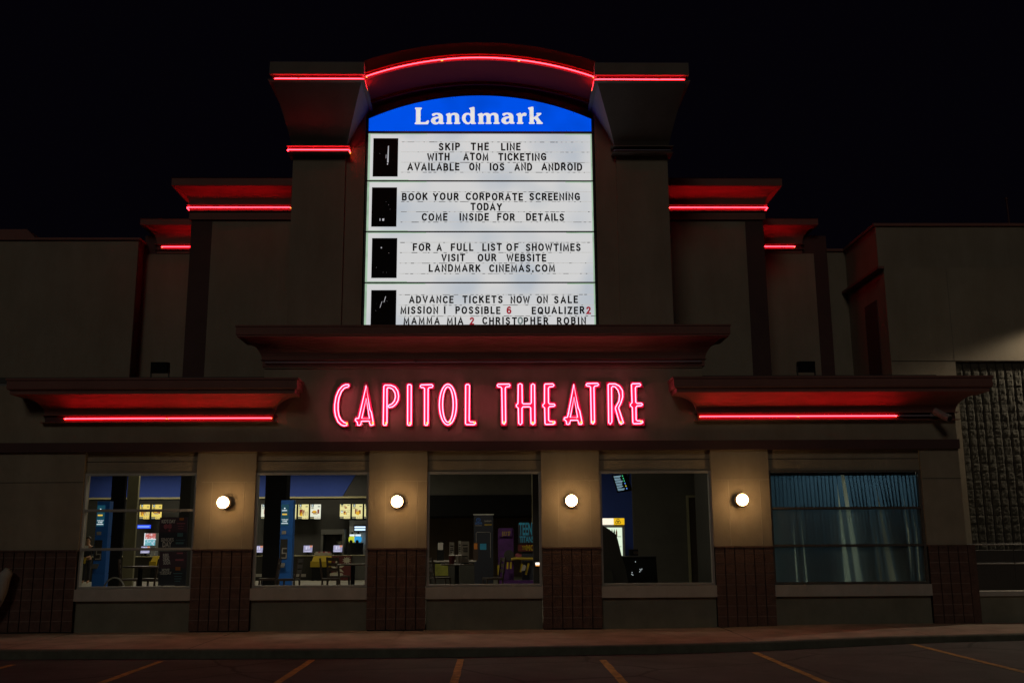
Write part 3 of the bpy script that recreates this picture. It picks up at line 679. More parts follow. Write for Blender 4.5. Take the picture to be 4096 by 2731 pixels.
mb = MB(); mb.tube([(cx_ - .02, -0.05, cz_ + .14), (cx_ - .02, -.3, cz_ + .12)], 0.025, 10); mb.box(cx_ - .08, cx_ + .04, -0.052, -0.03, cz_ + .06, cz_ + .2); mb.build('bracket', M['steel'], cm)
mb = MB(); mb.tube([(cx_ - .08, -.26, cz_ + .15), (cx_ + .1, -.48, cz_ - .03)], 0.075, 14); mb.build('camera_body', M['camgrey'], cm)
mb = MB(); mb.tube([(cx_ + .1, -.48, cz_ - .03), (cx_ + .115, -.498, cz_ - .045)], 0.055, 14); mb.build('lens', M['black'], cm)
pp = [(-9.3, 1.088), (-9.371, 0.995), (-9.404, 0.84), (-9.431, 0.685), (-9.473, 0.562), (-9.539, 0.424), (-9.648, 0.257), (-9.719, 0.013)]
mb = MB(); mb.tube([(x, -0.25, z) for x, z in pp], [.085, .115, .12, .12, .115, .115, .11, .11], 14)
tag(mb.build('curved_pipe', M['pipe'], org=(pp[0][0], -.25, pp[0][1]), smooth=True), 'pale grey curved pipe end before the brick wall at the left edge', 'pipe')
# wall pack at the right, lit, with its own lamp
wp = root('wall_pack', (14.9, 3.15, 7.2), 'lit wall pack lamp high on the right block wall', 'wall lamp')
mb = MB(); mb.hexa([(14.65, 2.95, 7.1), (15.15, 2.95, 7.1), (15.15, 3.2, 7.1), (14.65, 3.2, 7.1), (14.65, 3.02, 7.4), (15.15, 3.02, 7.4), (15.15, 3.2, 7.4), (14.65, 3.2, 7.4)]); mb.build('housing', M['dark'], wp)
mb = MB(); mb.poly([(14.68, 2.97, 7.095), (14.68, 3.17, 7.095), (15.12, 3.17, 7.095), (15.12, 2.97, 7.095)]); mb.build('lens', M['wallpack'], wp)
sp = bpy.data.objects.new('wall_pack_beam', bpy.data.lights.new('wall_pack_beam', 'SPOT')); link(sp, wp)
sp.location = (0, -0.45, -0.14); sp.data.energy = 620; sp.data.color = (1, 0.84, 0.6); sp.data.spot_size = R(153); sp.data.spot_blend = 0.22; sp.data.shadow_soft_size = 0.12
sp.rotation_euler = (R(0), 0, 0)

# ------------------------------------------------------------------ wall lamps
lampx = [-5.261, -1.892, 1.506, 4.856]
lamp_lab = ['lit white globe wall lamp left of the window with the blue ticket kiosk', 'lit white globe wall lamp between the second and middle windows', 'lit white globe wall lamp right of the middle window', 'lit white globe wall lamp beside the blue blinds window']
def make_lamp():
    t = root('wall_lamp', (0, 0, 0), lamp_lab[0], 'wall lamp', 'globe wall lamps on the pilasters')
    ORG[t.name] = Vector((0, 0, 0))
    mb = MB(); mb.lathe([(0.07, 0.0), (0.07, -0.02), (0.03, -0.03), (0.03, -0.17), (0.108, -0.175), (0.114, -0.182), (0.108, -0.19), (0.03, -0.195), (0.03, -0.25), (0.07, -0.26), (0.07, -0.275)], (0, 0, 0), 'y', 24); mb.build('mount', M['lampbase'], t)
    mb = MB(); mb.sphere((0, -0.36, 0), 0.113, 28, 18); mb.build('globe', M['lampglobe'], t, smooth=True)
    mb = MB(); mb.lathe([(0.03, 0.0), (0.034, 0.012), (0.02, 0.02), (0.008, 0.03)], (0, -0.36, 0.113), 'z', 14); mb.build('finial', M['lampcap'], t)
    return t
lamp = make_lamp()
for i, x in enumerate(lampx):
    o = lamp if i == 0 else copy_tree(lamp)
    o.location = (x, 0.0, 2.349); o['label'] = lamp_lab[i]

# ------------------------------------------------------------------ neon tubes along the cornices
NG = 'neon tubes along the cornices'
def neon(pts, label, lit=True, r=0.0115, closed=False, ends=True):
    mb = MB(); mb.tube(pts, r if lit else 0.014, 8)
    o = mb.build('neon_tube', M['neon'] if lit else M['deadtube'], org=tuple(pts[0]))
    tag(o, label, 'neon tube', NG)
    if lit and ends:
        for a, b in ((pts[0], pts[1]), (pts[-1], pts[-2])):
            a = Vector(a); d = (Vector(b) - a).normalized(); e = MB(); e.tube([a - Vector(pts[0]) - d * .012, a - Vector(pts[0]) + d * .035], r * 1.12, 8)
            e.build('electrode', M['neonend'], o, org=(0, 0, 0))
    return o
def straight(xa, xb, y, z, back=0.06):
    return [(xa + .0, y + back, z), (xa, y + .012, z), (xa + .02, y, z), (xb - .02, y, z), (xb, y + .012, z), (xb, y + back, z)]
jx = -6.533
neon(straight(-8.555, jx - .02, -.105, 4.02), 'red lit neon tube, left half under the left side cornice')
neon(straight(jx + .02, -4.463, -.105, 4.02), 'red lit neon tube, right half under the left side cornice')
jx = 6.145
neon(straight(4.155, jx - .015, -.105, 4.02), 'red lit neon tube, left half under the right side cornice')
neon(straight(jx + .015, 8.14, -.105, 4.02), 'red lit neon tube, right half under the right side cornice')
neon(straight(8.194, 9.25, -.105, 4.02), 'unlit dark neon tube at the right end of the right side cornice', False)
for k, (a, b, l) in enumerate([(-4.62, -1.6, 'unlit dark neon tube under the centre cornice, left length'), (-1.57, 1.55, 'unlit dark neon tube under the centre cornice, middle length'), (1.58, 4.22, 'unlit dark neon tube under the centre cornice, right length')]):
    neon(straight(a, b, -.105, 5.145), l, False)
yT = -0.555; zT = 11.095
j = -4.081
neon(straight(-4.578, j - .015, yT, zT), 'red lit neon tube, short outer length on the left tower capital')
e = -2.775
neon([(j + .015, yT + .05, zT), (j + .015, yT + .01, zT), (j + .035, yT, zT), (e - .02, yT, zT), (e + .055, yT + .02, zT), (e + .06, yT + .1, zT), (e + .06, yT + .55, zT + .0)], 'red lit neon tube, long inner length on the left tower capital')
j = 3.494; e = 2.19
neon([(e - .06, yT + .55, zT + .0), (e - .06, yT + .1, zT), (e - .055, yT + .02, zT), (e + .02, yT, zT), (j - .035, yT, zT), (j - .015, yT + .01, zT), (j - .015, yT + .05, zT)], 'red lit neon tube, long inner length on the right tower capital')
neon(straight(j + .015, 4.024, yT, zT), 'red lit neon tube, short outer length on the right tower capital')
j1, j2 = -1.096, 0.546
for a, b, l in ((ax - half + .06, j1 - .012, 'red lit curved neon tube, left third of the arch'), (j1 + .012, j2 - .012, 'red lit curved neon tube at the crown of the arch'), (j2 + .012, ax + half - .06, 'red lit curved neon tube, right third of the arch')):
    P = [(a + (b - a) * i / 16, -0.36, arc_z(a + (b - a) * i / 16, 0.035)) for i in range(17)]
    P = [(P[0][0], -.31, P[0][2])] + P + [(P[-1][0], -.31, P[-1][2])]
    neon(P, l)
neon([(tx0 - .10, .88, 9.995), (tx0 - .10, .64, 9.995), (tx0 - .08, .62, 9.995), (pi0 + .08, .62, 9.995), (pi0 + .10, .64, 9.995), (pi0 + .10, .78, 9.985)], 'red lit neon tube on the ledge of the left tower pier')
neon(straight(pi1 - .05, tx1 + .05, 0.62, 9.995), 'unlit violet-grey neon tube on the ledge of the right tower pier', False)
neon([(-7.355, 3.6, 9.455), (-7.355, 2.93, 9.455), (-7.33, 2.895, 9.455), (-4.878 - .02, 2.895, 9.455), (-4.878, 2.95, 9.455)], 'red lit neon tube on the inner wing left of the tower')
neon([(4.24, 2.95, 9.455), (4.24 + .02, 2.895, 9.455), (6.61, 2.895, 9.455), (6.635, 2.93, 9.455), (6.635, 3.6, 9.455)], 'red lit neon tube on the inner wing right of the tower')
neon(straight(-8.58, -7.28, 4.895, 9.075), 'short red lit neon tube on the outer wing left of the tower')
neon(straight(6.55, 7.868, 4.895, 9.075), 'short red lit neon tube on the outer wing right of the tower')

# ------------------------------------------------------------------ neon letters of the name
LET = [('C', [[(-2.884, 4.712), (-2.934, 4.735), (-2.997, 4.738), (-3.067, 4.713), (-3.143, 4.639), (-3.199, 4.513), (-3.233, 4.357), (-3.239, 4.187), (-3.214, 4.053), (-3.169, 3.958), (-3.114, 3.883), (-3.043, 3.839), (-2.98, 3.829), (-2.897, 3.85), (-2.928, 3.967), (-2.976, 3.96), (-3.016, 3.972), (-3.059, 4.017), (-3.089, 4.087), (-3.104, 4.186), (-3.105, 4.314), (-3.09, 4.428), (-3.062, 4.52), (-3.021, 4.581), (-2.98, 4.608), (-2.916, 4.601)]], [[(-2.925, 4.683), (-2.988, 4.68), (-3.051, 4.648), (-3.119, 4.563), (-3.168, 4.435), (-3.19, 4.279), (-3.187, 4.166), (-3.167, 4.053), (-3.115, 3.934), (-3.05, 3.873), (-2.994, 3.853), (-2.936, 3.861), (-2.929, 3.905), (-2.989, 3.916), (-3.053, 3.971), (-3.097, 4.053), (-3.119, 4.166), (-3.121, 4.307), (-3.105, 4.423), (-3.062, 4.541), (-3.003, 4.612), (-2.934, 4.633), (-2.911, 4.659)]]), ('A', [[(-2.61, 4.747), (-2.553, 4.747), (-2.369, 3.845), (-2.498, 3.846), (-2.518, 3.937), (-2.637, 3.938), (-2.645, 3.846), (-2.785, 3.847), (-2.77, 3.924), (-2.822, 3.924), (-2.803, 4.037), (-2.747, 4.044)], [(-2.571, 4.284), (-2.617, 4.043), (-2.525, 4.043)]], [[(-2.749, 3.942), (-2.771, 3.965), (-2.761, 3.996), (-2.702, 4.002), (-2.692, 4.052), (-2.569, 4.661), (-2.485, 4.178), (-2.453, 4.119), (-2.406, 3.885), (-2.419, 3.864), (-2.47, 3.864), (-2.494, 3.945), (-2.647, 3.942), (-2.66, 3.876), (-2.68, 3.862), (-2.721, 3.865), (-2.731, 3.925)], [(-2.642, 4.001), (-2.563, 4.397), (-2.489, 3.995)]]), ('P', [[(-2.263, 4.724), (-2.08, 4.724), (-1.98, 4.688), (-1.915, 4.609), (-1.885, 4.495), (-1.888, 4.381), (-1.924, 4.289), (-1.986, 4.225), (-2.07, 4.2), (-2.119, 4.2), (-2.12, 3.844), (-2.253, 3.845)], [(-2.127, 4.621), (-2.071, 4.604), (-2.017, 4.535), (-2.0, 4.46), (-2.014, 4.374), (-2.051, 4.325), (-2.121, 4.288)]], [[(-2.136, 3.916), (-2.157, 3.861), (-2.199, 3.862), (-2.213, 3.881), (-2.214, 4.648), (-2.193, 4.669), (-2.074, 4.666), (-1.988, 4.626), (-1.934, 4.547), (-1.915, 4.445), (-1.925, 4.36), (-1.969, 4.282), (-2.031, 4.23), (-2.105, 4.216), (-2.123, 4.239), (-2.106, 4.261), (-2.046, 4.29), (-1.998, 4.349), (-1.978, 4.434), (-1.991, 4.516), (-2.034, 4.581), (-2.087, 4.612), (-2.139, 4.616), (-2.151, 4.595), (-2.139, 3.923)]]), ('I', [[(-1.776, 4.723), (-1.639, 4.723), (-1.627, 3.843), (-1.767, 3.843)]], [[(-1.729, 4.677), (-1.679, 4.676), (-1.665, 4.661), (-1.657, 3.879), (-1.675, 3.86), (-1.713, 3.86), (-1.727, 3.879), (-1.736, 4.661)]]), ('T', [[(-1.505, 4.722), (-1.203, 4.721), (-1.202, 4.598), (-1.294, 4.599), (-1.29, 3.841), (-1.426, 3.842), (-1.438, 4.599), (-1.53, 4.599)]], [[(-1.468, 4.671), (-1.249, 4.675), (-1.228, 4.649), (-1.245, 4.621), (-1.312, 4.614), (-1.326, 4.593), (-1.321, 3.892), (-1.339, 3.858), (-1.374, 3.858), (-1.39, 3.878), (-1.397, 4.597), (-1.418, 4.614), (-1.467, 4.617), (-1.486, 4.643)]]), ('O', [[(-0.932, 4.732), (-0.886, 4.72), (-0.841, 4.687), (-0.802, 4.632), (-0.768, 4.56), (-0.743, 4.474), (-0.727, 4.378), (-0.722, 4.278), (-0.726, 4.177), (-0.741, 4.082), (-0.765, 3.997), (-0.798, 3.926), (-0.836, 3.873), (-0.88, 3.84), (-0.926, 3.829), (-0.972, 3.84), (-1.016, 3.873), (-1.055, 3.927), (-1.088, 3.998), (-1.114, 4.083), (-1.13, 4.179), (-1.136, 4.279), (-1.132, 4.38), (-1.117, 4.475), (-1.093, 4.561), (-1.061, 4.633), (-1.022, 4.687), (-0.978, 4.721)], [(-0.931, 4.603), (-0.913, 4.595), (-0.895, 4.571), (-0.879, 4.532), (-0.866, 4.48), (-0.856, 4.419), (-0.85, 4.35), (-0.847, 4.278), (-0.849, 4.206), (-0.854, 4.138), (-0.864, 4.077), (-0.876, 4.026), (-0.891, 3.987), (-0.908, 3.964), (-0.927, 3.955), (-0.945, 3.964), (-0.962, 3.988), (-0.978, 4.026), (-0.991, 4.077), (-1.001, 4.138), (-1.008, 4.207), (-1.011, 4.279), (-1.009, 4.351), (-1.003, 4.419), (-0.994, 4.481), (-0.982, 4.532), (-0.966, 4.571), (-0.949, 4.595)]], [[(-0.929, 4.684), (-0.891, 4.674), (-0.854, 4.643), (-0.821, 4.593), (-0.794, 4.528), (-0.773, 4.45), (-0.76, 4.363), (-0.755, 4.271), (-0.759, 4.18), (-0.771, 4.093), (-0.791, 4.016), (-0.818, 3.951), (-0.85, 3.902), (-0.886, 3.872), (-0.924, 3.862), (-0.962, 3.873), (-0.998, 3.903), (-1.031, 3.952), (-1.058, 4.017), (-1.079, 4.094), (-1.093, 4.181), (-1.098, 4.272), (-1.094, 4.364), (-1.082, 4.451), (-1.063, 4.529), (-1.036, 4.594), (-1.004, 4.643), (-0.968, 4.674)], [(-0.929, 4.63), (-0.905, 4.621), (-0.882, 4.594), (-0.862, 4.551), (-0.844, 4.494), (-0.831, 4.426), (-0.823, 4.351), (-0.82, 4.271), (-0.822, 4.192), (-0.829, 4.117), (-0.842, 4.049), (-0.858, 3.993), (-0.878, 3.951), (-0.9, 3.925), (-0.924, 3.916), (-0.948, 3.925), (-0.97, 3.951), (-0.991, 3.993), (-1.008, 4.05), (-1.021, 4.117), (-1.03, 4.193), (-1.033, 4.272), (-1.031, 4.351), (-1.024, 4.427), (-1.012, 4.495), (-0.995, 4.552), (-0.975, 4.594), (-0.953, 4.621)]]), ('L', [[(-0.606, 4.727), (-0.47, 4.726), (-0.466, 3.965), (-0.336, 3.965), (-0.339, 3.841), (-0.606, 3.842)]], [[(-0.554, 4.676), (-0.516, 4.677), (-0.494, 4.659), (-0.5, 3.945), (-0.478, 3.92), (-0.38, 3.919), (-0.369, 3.893), (-0.394, 3.867), (-0.555, 3.868), (-0.572, 3.889), (-0.571, 4.659)]]), ('T', [[(0.051, 4.725), (0.36, 4.727), (0.354, 4.598), (0.266, 4.598), (0.265, 3.842), (0.128, 3.842), (0.126, 4.606), (0.025, 4.607)]], [[(0.079, 4.68), (0.305, 4.682), (0.324, 4.657), (0.305, 4.631), (0.239, 4.623), (0.225, 4.598), (0.23, 3.912), (0.2, 3.868), (0.165, 3.89), (0.155, 4.599), (0.137, 4.622), (0.079, 4.628), (0.062, 4.655)]]), ('H', [[(0.457, 4.731), (0.599, 4.73), (0.603, 4.321), (0.707, 4.321), (0.711, 4.73), (0.854, 4.73), (0.855, 3.84), (0.71, 3.84), (0.709, 4.205), (0.603, 4.205), (0.603, 3.841), (0.458, 3.841), (0.461, 4.198), (0.413, 4.199), (0.413, 4.322), (0.457, 4.326)]], [[(0.487, 4.671), (0.524, 4.69), (0.563, 4.671), (0.565, 4.297), (0.583, 4.281), (0.729, 4.28), (0.746, 4.3), (0.75, 4.663), (0.782, 4.685), (0.815, 4.667), (0.815, 3.888), (0.774, 3.86), (0.736, 3.884), (0.734, 4.201), (0.709, 4.22), (0.574, 4.219), (0.559, 4.194), (0.557, 3.889), (0.525, 3.861), (0.491, 3.885), (0.484, 4.199), (0.445, 4.228), (0.445, 4.261), (0.479, 4.282)]]), ('E', [[(0.989, 4.729), (1.228, 4.728), (1.262, 4.61), (1.138, 4.608), (1.134, 4.324), (1.263, 4.323), (1.261, 4.199), (1.133, 4.199), (1.133, 3.973), (1.265, 3.972), (1.263, 3.844), (0.998, 3.845), (0.997, 4.197), (0.948, 4.2), (0.949, 4.324), (0.986, 4.324)]], [[(1.027, 4.681), (1.185, 4.684), (1.209, 4.654), (1.187, 4.628), (1.111, 4.622), (1.093, 4.596), (1.092, 4.299), (1.112, 4.276), (1.208, 4.273), (1.225, 4.251), (1.203, 4.229), (1.111, 4.222), (1.091, 4.197), (1.09, 3.949), (1.112, 3.926), (1.218, 3.92), (1.22, 3.891), (1.184, 3.868), (1.032, 3.865), (1.017, 3.887), (1.014, 4.2), (0.978, 4.227), (0.978, 4.262), (1.011, 4.285), (1.018, 4.662)]]), ('A', [[(1.59, 4.747), (1.641, 4.746), (1.825, 3.842), (1.675, 3.842), (1.66, 3.933), (1.546, 3.93), (1.534, 3.843), (1.397, 3.844), (1.412, 3.925), (1.362, 3.925), (1.385, 4.045), (1.443, 4.047)], [(1.615, 4.3), (1.564, 4.056), (1.65, 4.055)]], [[(1.427, 3.948), (1.398, 3.966), (1.407, 3.999), (1.468, 4.009), (1.484, 4.064), (1.608, 4.675), (1.687, 4.198), (1.717, 4.139), (1.763, 3.884), (1.746, 3.863), (1.701, 3.863), (1.676, 3.947), (1.528, 3.946), (1.51, 3.878), (1.48, 3.861), (1.447, 3.871), (1.445, 3.925)], [(1.526, 4.006), (1.609, 4.415), (1.671, 4.005)]]), ('T', [[(1.85, 4.738), (2.158, 4.74), (2.151, 4.612), (2.064, 4.612), (2.058, 3.857), (1.92, 3.858), (1.933, 4.613), (1.826, 4.613)]], [[(1.874, 4.688), (2.09, 4.693), (2.109, 4.666), (2.089, 4.644), (2.034, 4.637), (2.013, 4.615), (2.01, 3.905), (1.979, 3.869), (1.946, 3.891), (1.946, 4.615), (1.928, 4.634), (1.873, 4.638), (1.854, 4.661)]]), ('R', [[(2.268, 4.733), (2.451, 4.732), (2.546, 4.695), (2.617, 4.613), (2.643, 4.495), (2.632, 4.363), (2.578, 4.26), (2.532, 4.199), (2.647, 3.88), (2.518, 3.834), (2.42, 4.129), (2.411, 3.844), (2.268, 3.845)], [(2.416, 4.614), (2.47, 4.587), (2.509, 4.522), (2.514, 4.437), (2.488, 4.334), (2.432, 4.253), (2.409, 4.246)]], [[(2.302, 4.666), (2.324, 4.68), (2.444, 4.68), (2.528, 4.636), (2.587, 4.547), (2.59, 4.415), (2.551, 4.297), (2.5, 4.195), (2.566, 3.969), (2.59, 3.892), (2.542, 3.863), (2.511, 3.892), (2.435, 4.181), (2.443, 4.21), (2.511, 4.327), (2.525, 4.444), (2.499, 4.547), (2.445, 4.618), (2.389, 4.629), (2.369, 4.604), (2.359, 3.911), (2.324, 3.863), (2.294, 3.89)]]), ('E', [[(2.76, 4.734), (2.987, 4.734), (3.027, 4.612), (2.903, 4.612), (2.894, 4.325), (3.026, 4.325), (3.022, 4.2), (2.89, 4.2), (2.891, 3.978), (3.036, 3.973), (3.028, 3.842), (2.763, 3.843), (2.762, 4.198), (2.715, 4.201), (2.718, 4.323), (2.755, 4.326)]], [[(2.795, 4.682), (2.942, 4.684), (2.963, 4.658), (2.94, 4.634), (2.87, 4.627), (2.851, 4.598), (2.85, 4.307), (2.867, 4.285), (2.966, 4.283), (2.987, 4.259), (2.964, 4.236), (2.872, 4.23), (2.851, 4.206), (2.846, 3.953), (2.868, 3.931), (2.974, 3.928), (2.983, 3.899), (2.946, 3.876), (2.796, 3.873), (2.779, 3.895), (2.778, 4.201), (2.74, 4.235), (2.741, 4.267), (2.775, 4.292), (2.774, 4.661)]])]
ORDW = ['first', 'second', 'third', 'fourth', 'fifth', 'sixth', 'seventh']
for i, (ch, faces, tubes) in enumerate(LET):
    xs_ = [p[0] for p in faces[0]]; zs_ = [p[1] for p in faces[0]]
    wd = 'first' if i < 7 else 'second'; od = ORDW[i % 7]
    loc = ((min(xs_) + max(xs_)) / 2, 0, min(zs_))
    extra = {1: ' with peeling paint', 10: ' with peeling paint'}.get(i, '')
    t = root('neon_letter', loc, f'red neon letter {ch}{extra}, {od} of the {wd} word on the wall', 'neon letter', 'neon letters of the theatre name')
    outline_mesh(faces, -0.10, -0.012).build('letter_face', [M['letterface'], M['letterside']], t)
    mb = MB()
    for T in tubes: mb.tube([(x, -0.155, z) for x, z in T], 0.0105, 7, closed=True)
    mb.build('glass_tube', M['neonpink'], t)
    mb = MB(); zlo = min(zs_)
    tx, tz = tubes[0][0]
    k = min(range(len(tubes[0])), key=lambda q: tubes[0][q][1] - 0.5 * tubes[0][q][0])
    tx, tz = tubes[0][k]
    mb.tube([(tx, -0.157, tz + .02), (tx, -0.157, tz + .06)], 0.0185, 7); mb.build('electrode', M['neonend'], t)
    if extra:
        mb = MB(); rr = random.Random(3 + i)
        for _ in range(16):
            q = rr.choice(tubes[0][:6] + tubes[0][-9:] + tubes[1]); cx2, cz2 = q[0] + rr.uniform(-.025, .025), q[1] + rr.uniform(-.03, .05); s2 = rr.uniform(.008, .022)
            mb.poly([(cx2 + s2 * rr.uniform(.6, 1.2) * math.cos(a_), -0.1025, cz2 + s2 * 1.3 * rr.uniform(.6, 1.2) * math.sin(a_)) for a_ in [k2 * math.pi / 4 for k2 in range(8)]])
        mb.build('peeled_patch', M['peel'], t)

# ------------------------------------------------------------------ marquee sign
mx0, mx1 = -2.775, 2.185; Y0 = 0.85
sg = root('marquee_sign', (-0.3, 0.97, 5.6), 'tall backlit marquee with blue arched header and four white message boards', 'marquee sign')
def harc(x): 
    h2 = (mx1 - mx0) / 2; s2 = 0.555; r2 = (h2 * h2 + s2 * s2) / (2 * s2); m = (mx0 + mx1) / 2
    return 10.822 + s2 - r2 + math.sqrt(r2 * r2 - (x - m) ** 2)
mb = MB(); mb.box(mx0 - .04, mx1 + .04, 0.872, 1.085, 5.5, 10.80)
XX = [mx0 - .04 + (mx1 - mx0 + .08) * i / 24 for i in range(25)]
mb.prism([(mx0 - .04, 10.7)] + [(mx1 + .04, 10.7)] + [(x, harc(min(max(x, mx0), mx1)) + .035) for x in reversed(XX)], 0.874, 1.084)
for z in (5.5, 7.05, 8.195, 9.36): mb.box(mx0 - .04, mx1 + .04, 0.835, 0.873, z - .013, z + .013)
mb.box(mx0 - .05, mx1 + .05, 0.82, 0.873, 10.47, 10.515)
mb.box(mx0 - .04, mx0 - .005, 0.835, 0.873, 5.5, 10.47); mb.box(mx1 + .005, mx1 + .04, 0.835, 0.873, 5.5, 10.47)
mb.build('cabinet', M['signframe'], sg)
hd = MB(); XX = [mx0 + (mx1 - mx0) * i / 24 for i in range(25)]
hd.prism([(mx0, 10.518), (mx1, 10.518)] + [(x, harc(x)) for x in reversed(XX)], 0.848, 0.8735)
hp = hd.build('header_panel', M['signblue'], sg)
for P in [[[(-1.755, 11.073), (-1.741, 11.085), (-1.615, 11.086), (-1.597, 11.069), (-1.608, 11.047), (-1.628, 11.034), (-1.626, 10.737), (-1.522, 10.737), (-1.476, 10.776), (-1.459, 10.784), (-1.441, 10.774), (-1.438, 10.751), (-1.455, 10.698), (-1.468, 10.689), (-1.736, 10.688), (-1.758, 10.705), (-1.753, 10.722), (-1.73, 10.736), (-1.731, 11.034), (-1.754, 11.052)]], [[(-1.375, 10.925), (-1.358, 10.941), (-1.325, 10.953), (-1.265, 10.96), (-1.199, 10.953), (-1.156, 10.93), (-1.131, 10.893), (-1.126, 10.851), (-1.126, 10.741), (-1.108, 10.73), (-1.098, 10.713), (-1.105, 10.698), (-1.124, 10.695), (-1.197, 10.695), (-1.214, 10.716), (-1.243, 10.693), (-1.289, 10.683), (-1.336, 10.693), (-1.372, 10.719), (-1.395, 10.755), (-1.395, 10.79), (-1.374, 10.829), (-1.337, 10.852), (-1.291, 10.866), (-1.225, 10.872), (-1.235, 10.9), (-1.255, 10.918), (-1.278, 10.92), (-1.301, 10.907), (-1.321, 10.887), (-1.348, 10.884), (-1.371, 10.9)], [(-1.219, 10.831), (-1.219, 10.769), (-1.234, 10.746), (-1.257, 10.734), (-1.28, 10.739), (-1.297, 10.76), (-1.298, 10.78), (-1.285, 10.807), (-1.258, 10.824)]], [[(-1.063, 10.918), (-1.049, 10.936), (-0.987, 10.96), (-0.967, 10.956), (-0.957, 10.929), (-0.927, 10.952), (-0.88, 10.963), (-0.827, 10.959), (-0.784, 10.933), (-0.767, 10.894), (-0.765, 10.742), (-0.743, 10.728), (-0.741, 10.706), (-0.756, 10.696), (-0.866, 10.696), (-0.88, 10.71), (-0.872, 10.73), (-0.858, 10.742), (-0.859, 10.873), (-0.867, 10.905), (-0.893, 10.914), (-0.923, 10.904), (-0.941, 10.88), (-0.943, 10.741), (-0.922, 10.727), (-0.919, 10.71), (-0.932, 10.695), (-1.043, 10.695), (-1.058, 10.709), (-1.05, 10.731), (-1.035, 10.741), (-1.036, 10.886), (-1.056, 10.904)]], [[(-0.545, 11.062), (-0.535, 11.079), (-0.455, 11.104), (-0.432, 11.102), (-0.422, 11.08), (-0.42, 10.742), (-0.398, 10.73), (-0.39, 10.711), (-0.405, 10.696), (-0.491, 10.696), (-0.506, 10.707), (-0.511, 10.725), (-0.534, 10.698), (-0.574, 10.688), (-0.62, 10.7), (-0.667, 10.738), (-0.697, 10.788), (-0.706, 10.837), (-0.694, 10.891), (-0.668, 10.931), (-0.628, 10.955), (-0.585, 10.961), (-0.545, 10.957), (-0.515, 10.941), (-0.515, 11.026), (-0.525, 11.045)], [(-0.571, 10.921), (-0.541, 10.912), (-0.521, 10.884), (-0.511, 10.838), (-0.513, 10.788), (-0.528, 10.749), (-0.551, 10.73), (-0.577, 10.733), (-0.604, 10.76), (-0.621, 10.799), (-0.624, 10.845), (-0.614, 10.887), (-0.598, 10.912)]], [[(-0.353, 10.916), (-0.34, 10.938), (-0.27, 10.96), (-0.247, 10.952), (-0.237, 10.927), (-0.207, 10.951), (-0.164, 10.962), (-0.118, 10.958), (-0.074, 10.931), (-0.038, 10.956), (0.009, 10.965), (0.059, 10.958), (0.099, 10.928), (0.112, 10.889), (0.113, 10.743), (0.134, 10.731), (0.138, 10.712), (0.124, 10.699), (0.008, 10.699), (-0.002, 10.711), (0.005, 10.731), (0.025, 10.743), (0.023, 10.874), (0.012, 10.903), (-0.017, 10.911), (-0.044, 10.903), (-0.063, 10.874), (-0.065, 10.743), (-0.045, 10.731), (-0.039, 10.711), (-0.055, 10.699), (-0.168, 10.698), (-0.179, 10.711), (-0.172, 10.731), (-0.154, 10.743), (-0.156, 10.874), (-0.167, 10.902), (-0.191, 10.909), (-0.216, 10.899), (-0.229, 10.874), (-0.229, 10.743), (-0.209, 10.731), (-0.204, 10.711), (-0.216, 10.697), (-0.333, 10.697), (-0.347, 10.711), (-0.342, 10.731), (-0.325, 10.743), (-0.327, 10.888), (-0.347, 10.902)]], [[(0.198, 10.934), (0.215, 10.95), (0.248, 10.962), (0.308, 10.969), (0.375, 10.962), (0.418, 10.939), (0.442, 10.902), (0.446, 10.86), (0.445, 10.75), (0.463, 10.739), (0.473, 10.721), (0.465, 10.707), (0.446, 10.704), (0.373, 10.704), (0.357, 10.725), (0.327, 10.702), (0.28, 10.692), (0.234, 10.702), (0.198, 10.728), (0.176, 10.763), (0.176, 10.799), (0.198, 10.838), (0.235, 10.861), (0.281, 10.875), (0.348, 10.881), (0.338, 10.909), (0.318, 10.927), (0.295, 10.929), (0.271, 10.916), (0.251, 10.896), (0.225, 10.893), (0.202, 10.909)], [(0.353, 10.84), (0.353, 10.778), (0.337, 10.754), (0.314, 10.743), (0.291, 10.747), (0.274, 10.769), (0.273, 10.788), (0.286, 10.815), (0.314, 10.832)]], [[(0.51, 10.922), (0.521, 10.941), (0.588, 10.966), (0.614, 10.962), (0.629, 10.929), (0.654, 10.955), (0.694, 10.97), (0.731, 10.96), (0.742, 10.929), (0.734, 10.897), (0.707, 10.887), (0.674, 10.897), (0.65, 10.883), (0.641, 10.851), (0.641, 10.748), (0.663, 10.737), (0.669, 10.716), (0.656, 10.701), (0.536, 10.7), (0.521, 10.712), (0.526, 10.735), (0.548, 10.748), (0.547, 10.89), (0.517, 10.907)]], [[(0.773, 11.072), (0.782, 11.089), (0.866, 11.113), (0.889, 11.107), (0.897, 11.083), (0.898, 10.855), (0.977, 10.919), (0.957, 10.94), (0.964, 10.963), (1.061, 10.965), (1.075, 10.948), (1.064, 10.93), (0.99, 10.866), (1.075, 10.745), (1.099, 10.731), (1.101, 10.71), (1.087, 10.701), (0.971, 10.7), (0.957, 10.713), (0.962, 10.734), (0.972, 10.745), (0.923, 10.819), (0.898, 10.807), (0.899, 10.745), (0.918, 10.736), (0.923, 10.717), (0.908, 10.7), (0.802, 10.7), (0.787, 10.713), (0.791, 10.736), (0.807, 10.748), (0.805, 11.04), (0.785, 11.054)]]]:
    outline_mesh(P, 0.842, 0.8475).build('header_letter', [M['signlogo'], M['signlogo']], hp)
PZ_ = [(9.376, 10.467), (8.211, 9.344), (7.066, 8.179), (5.516, 7.034)]
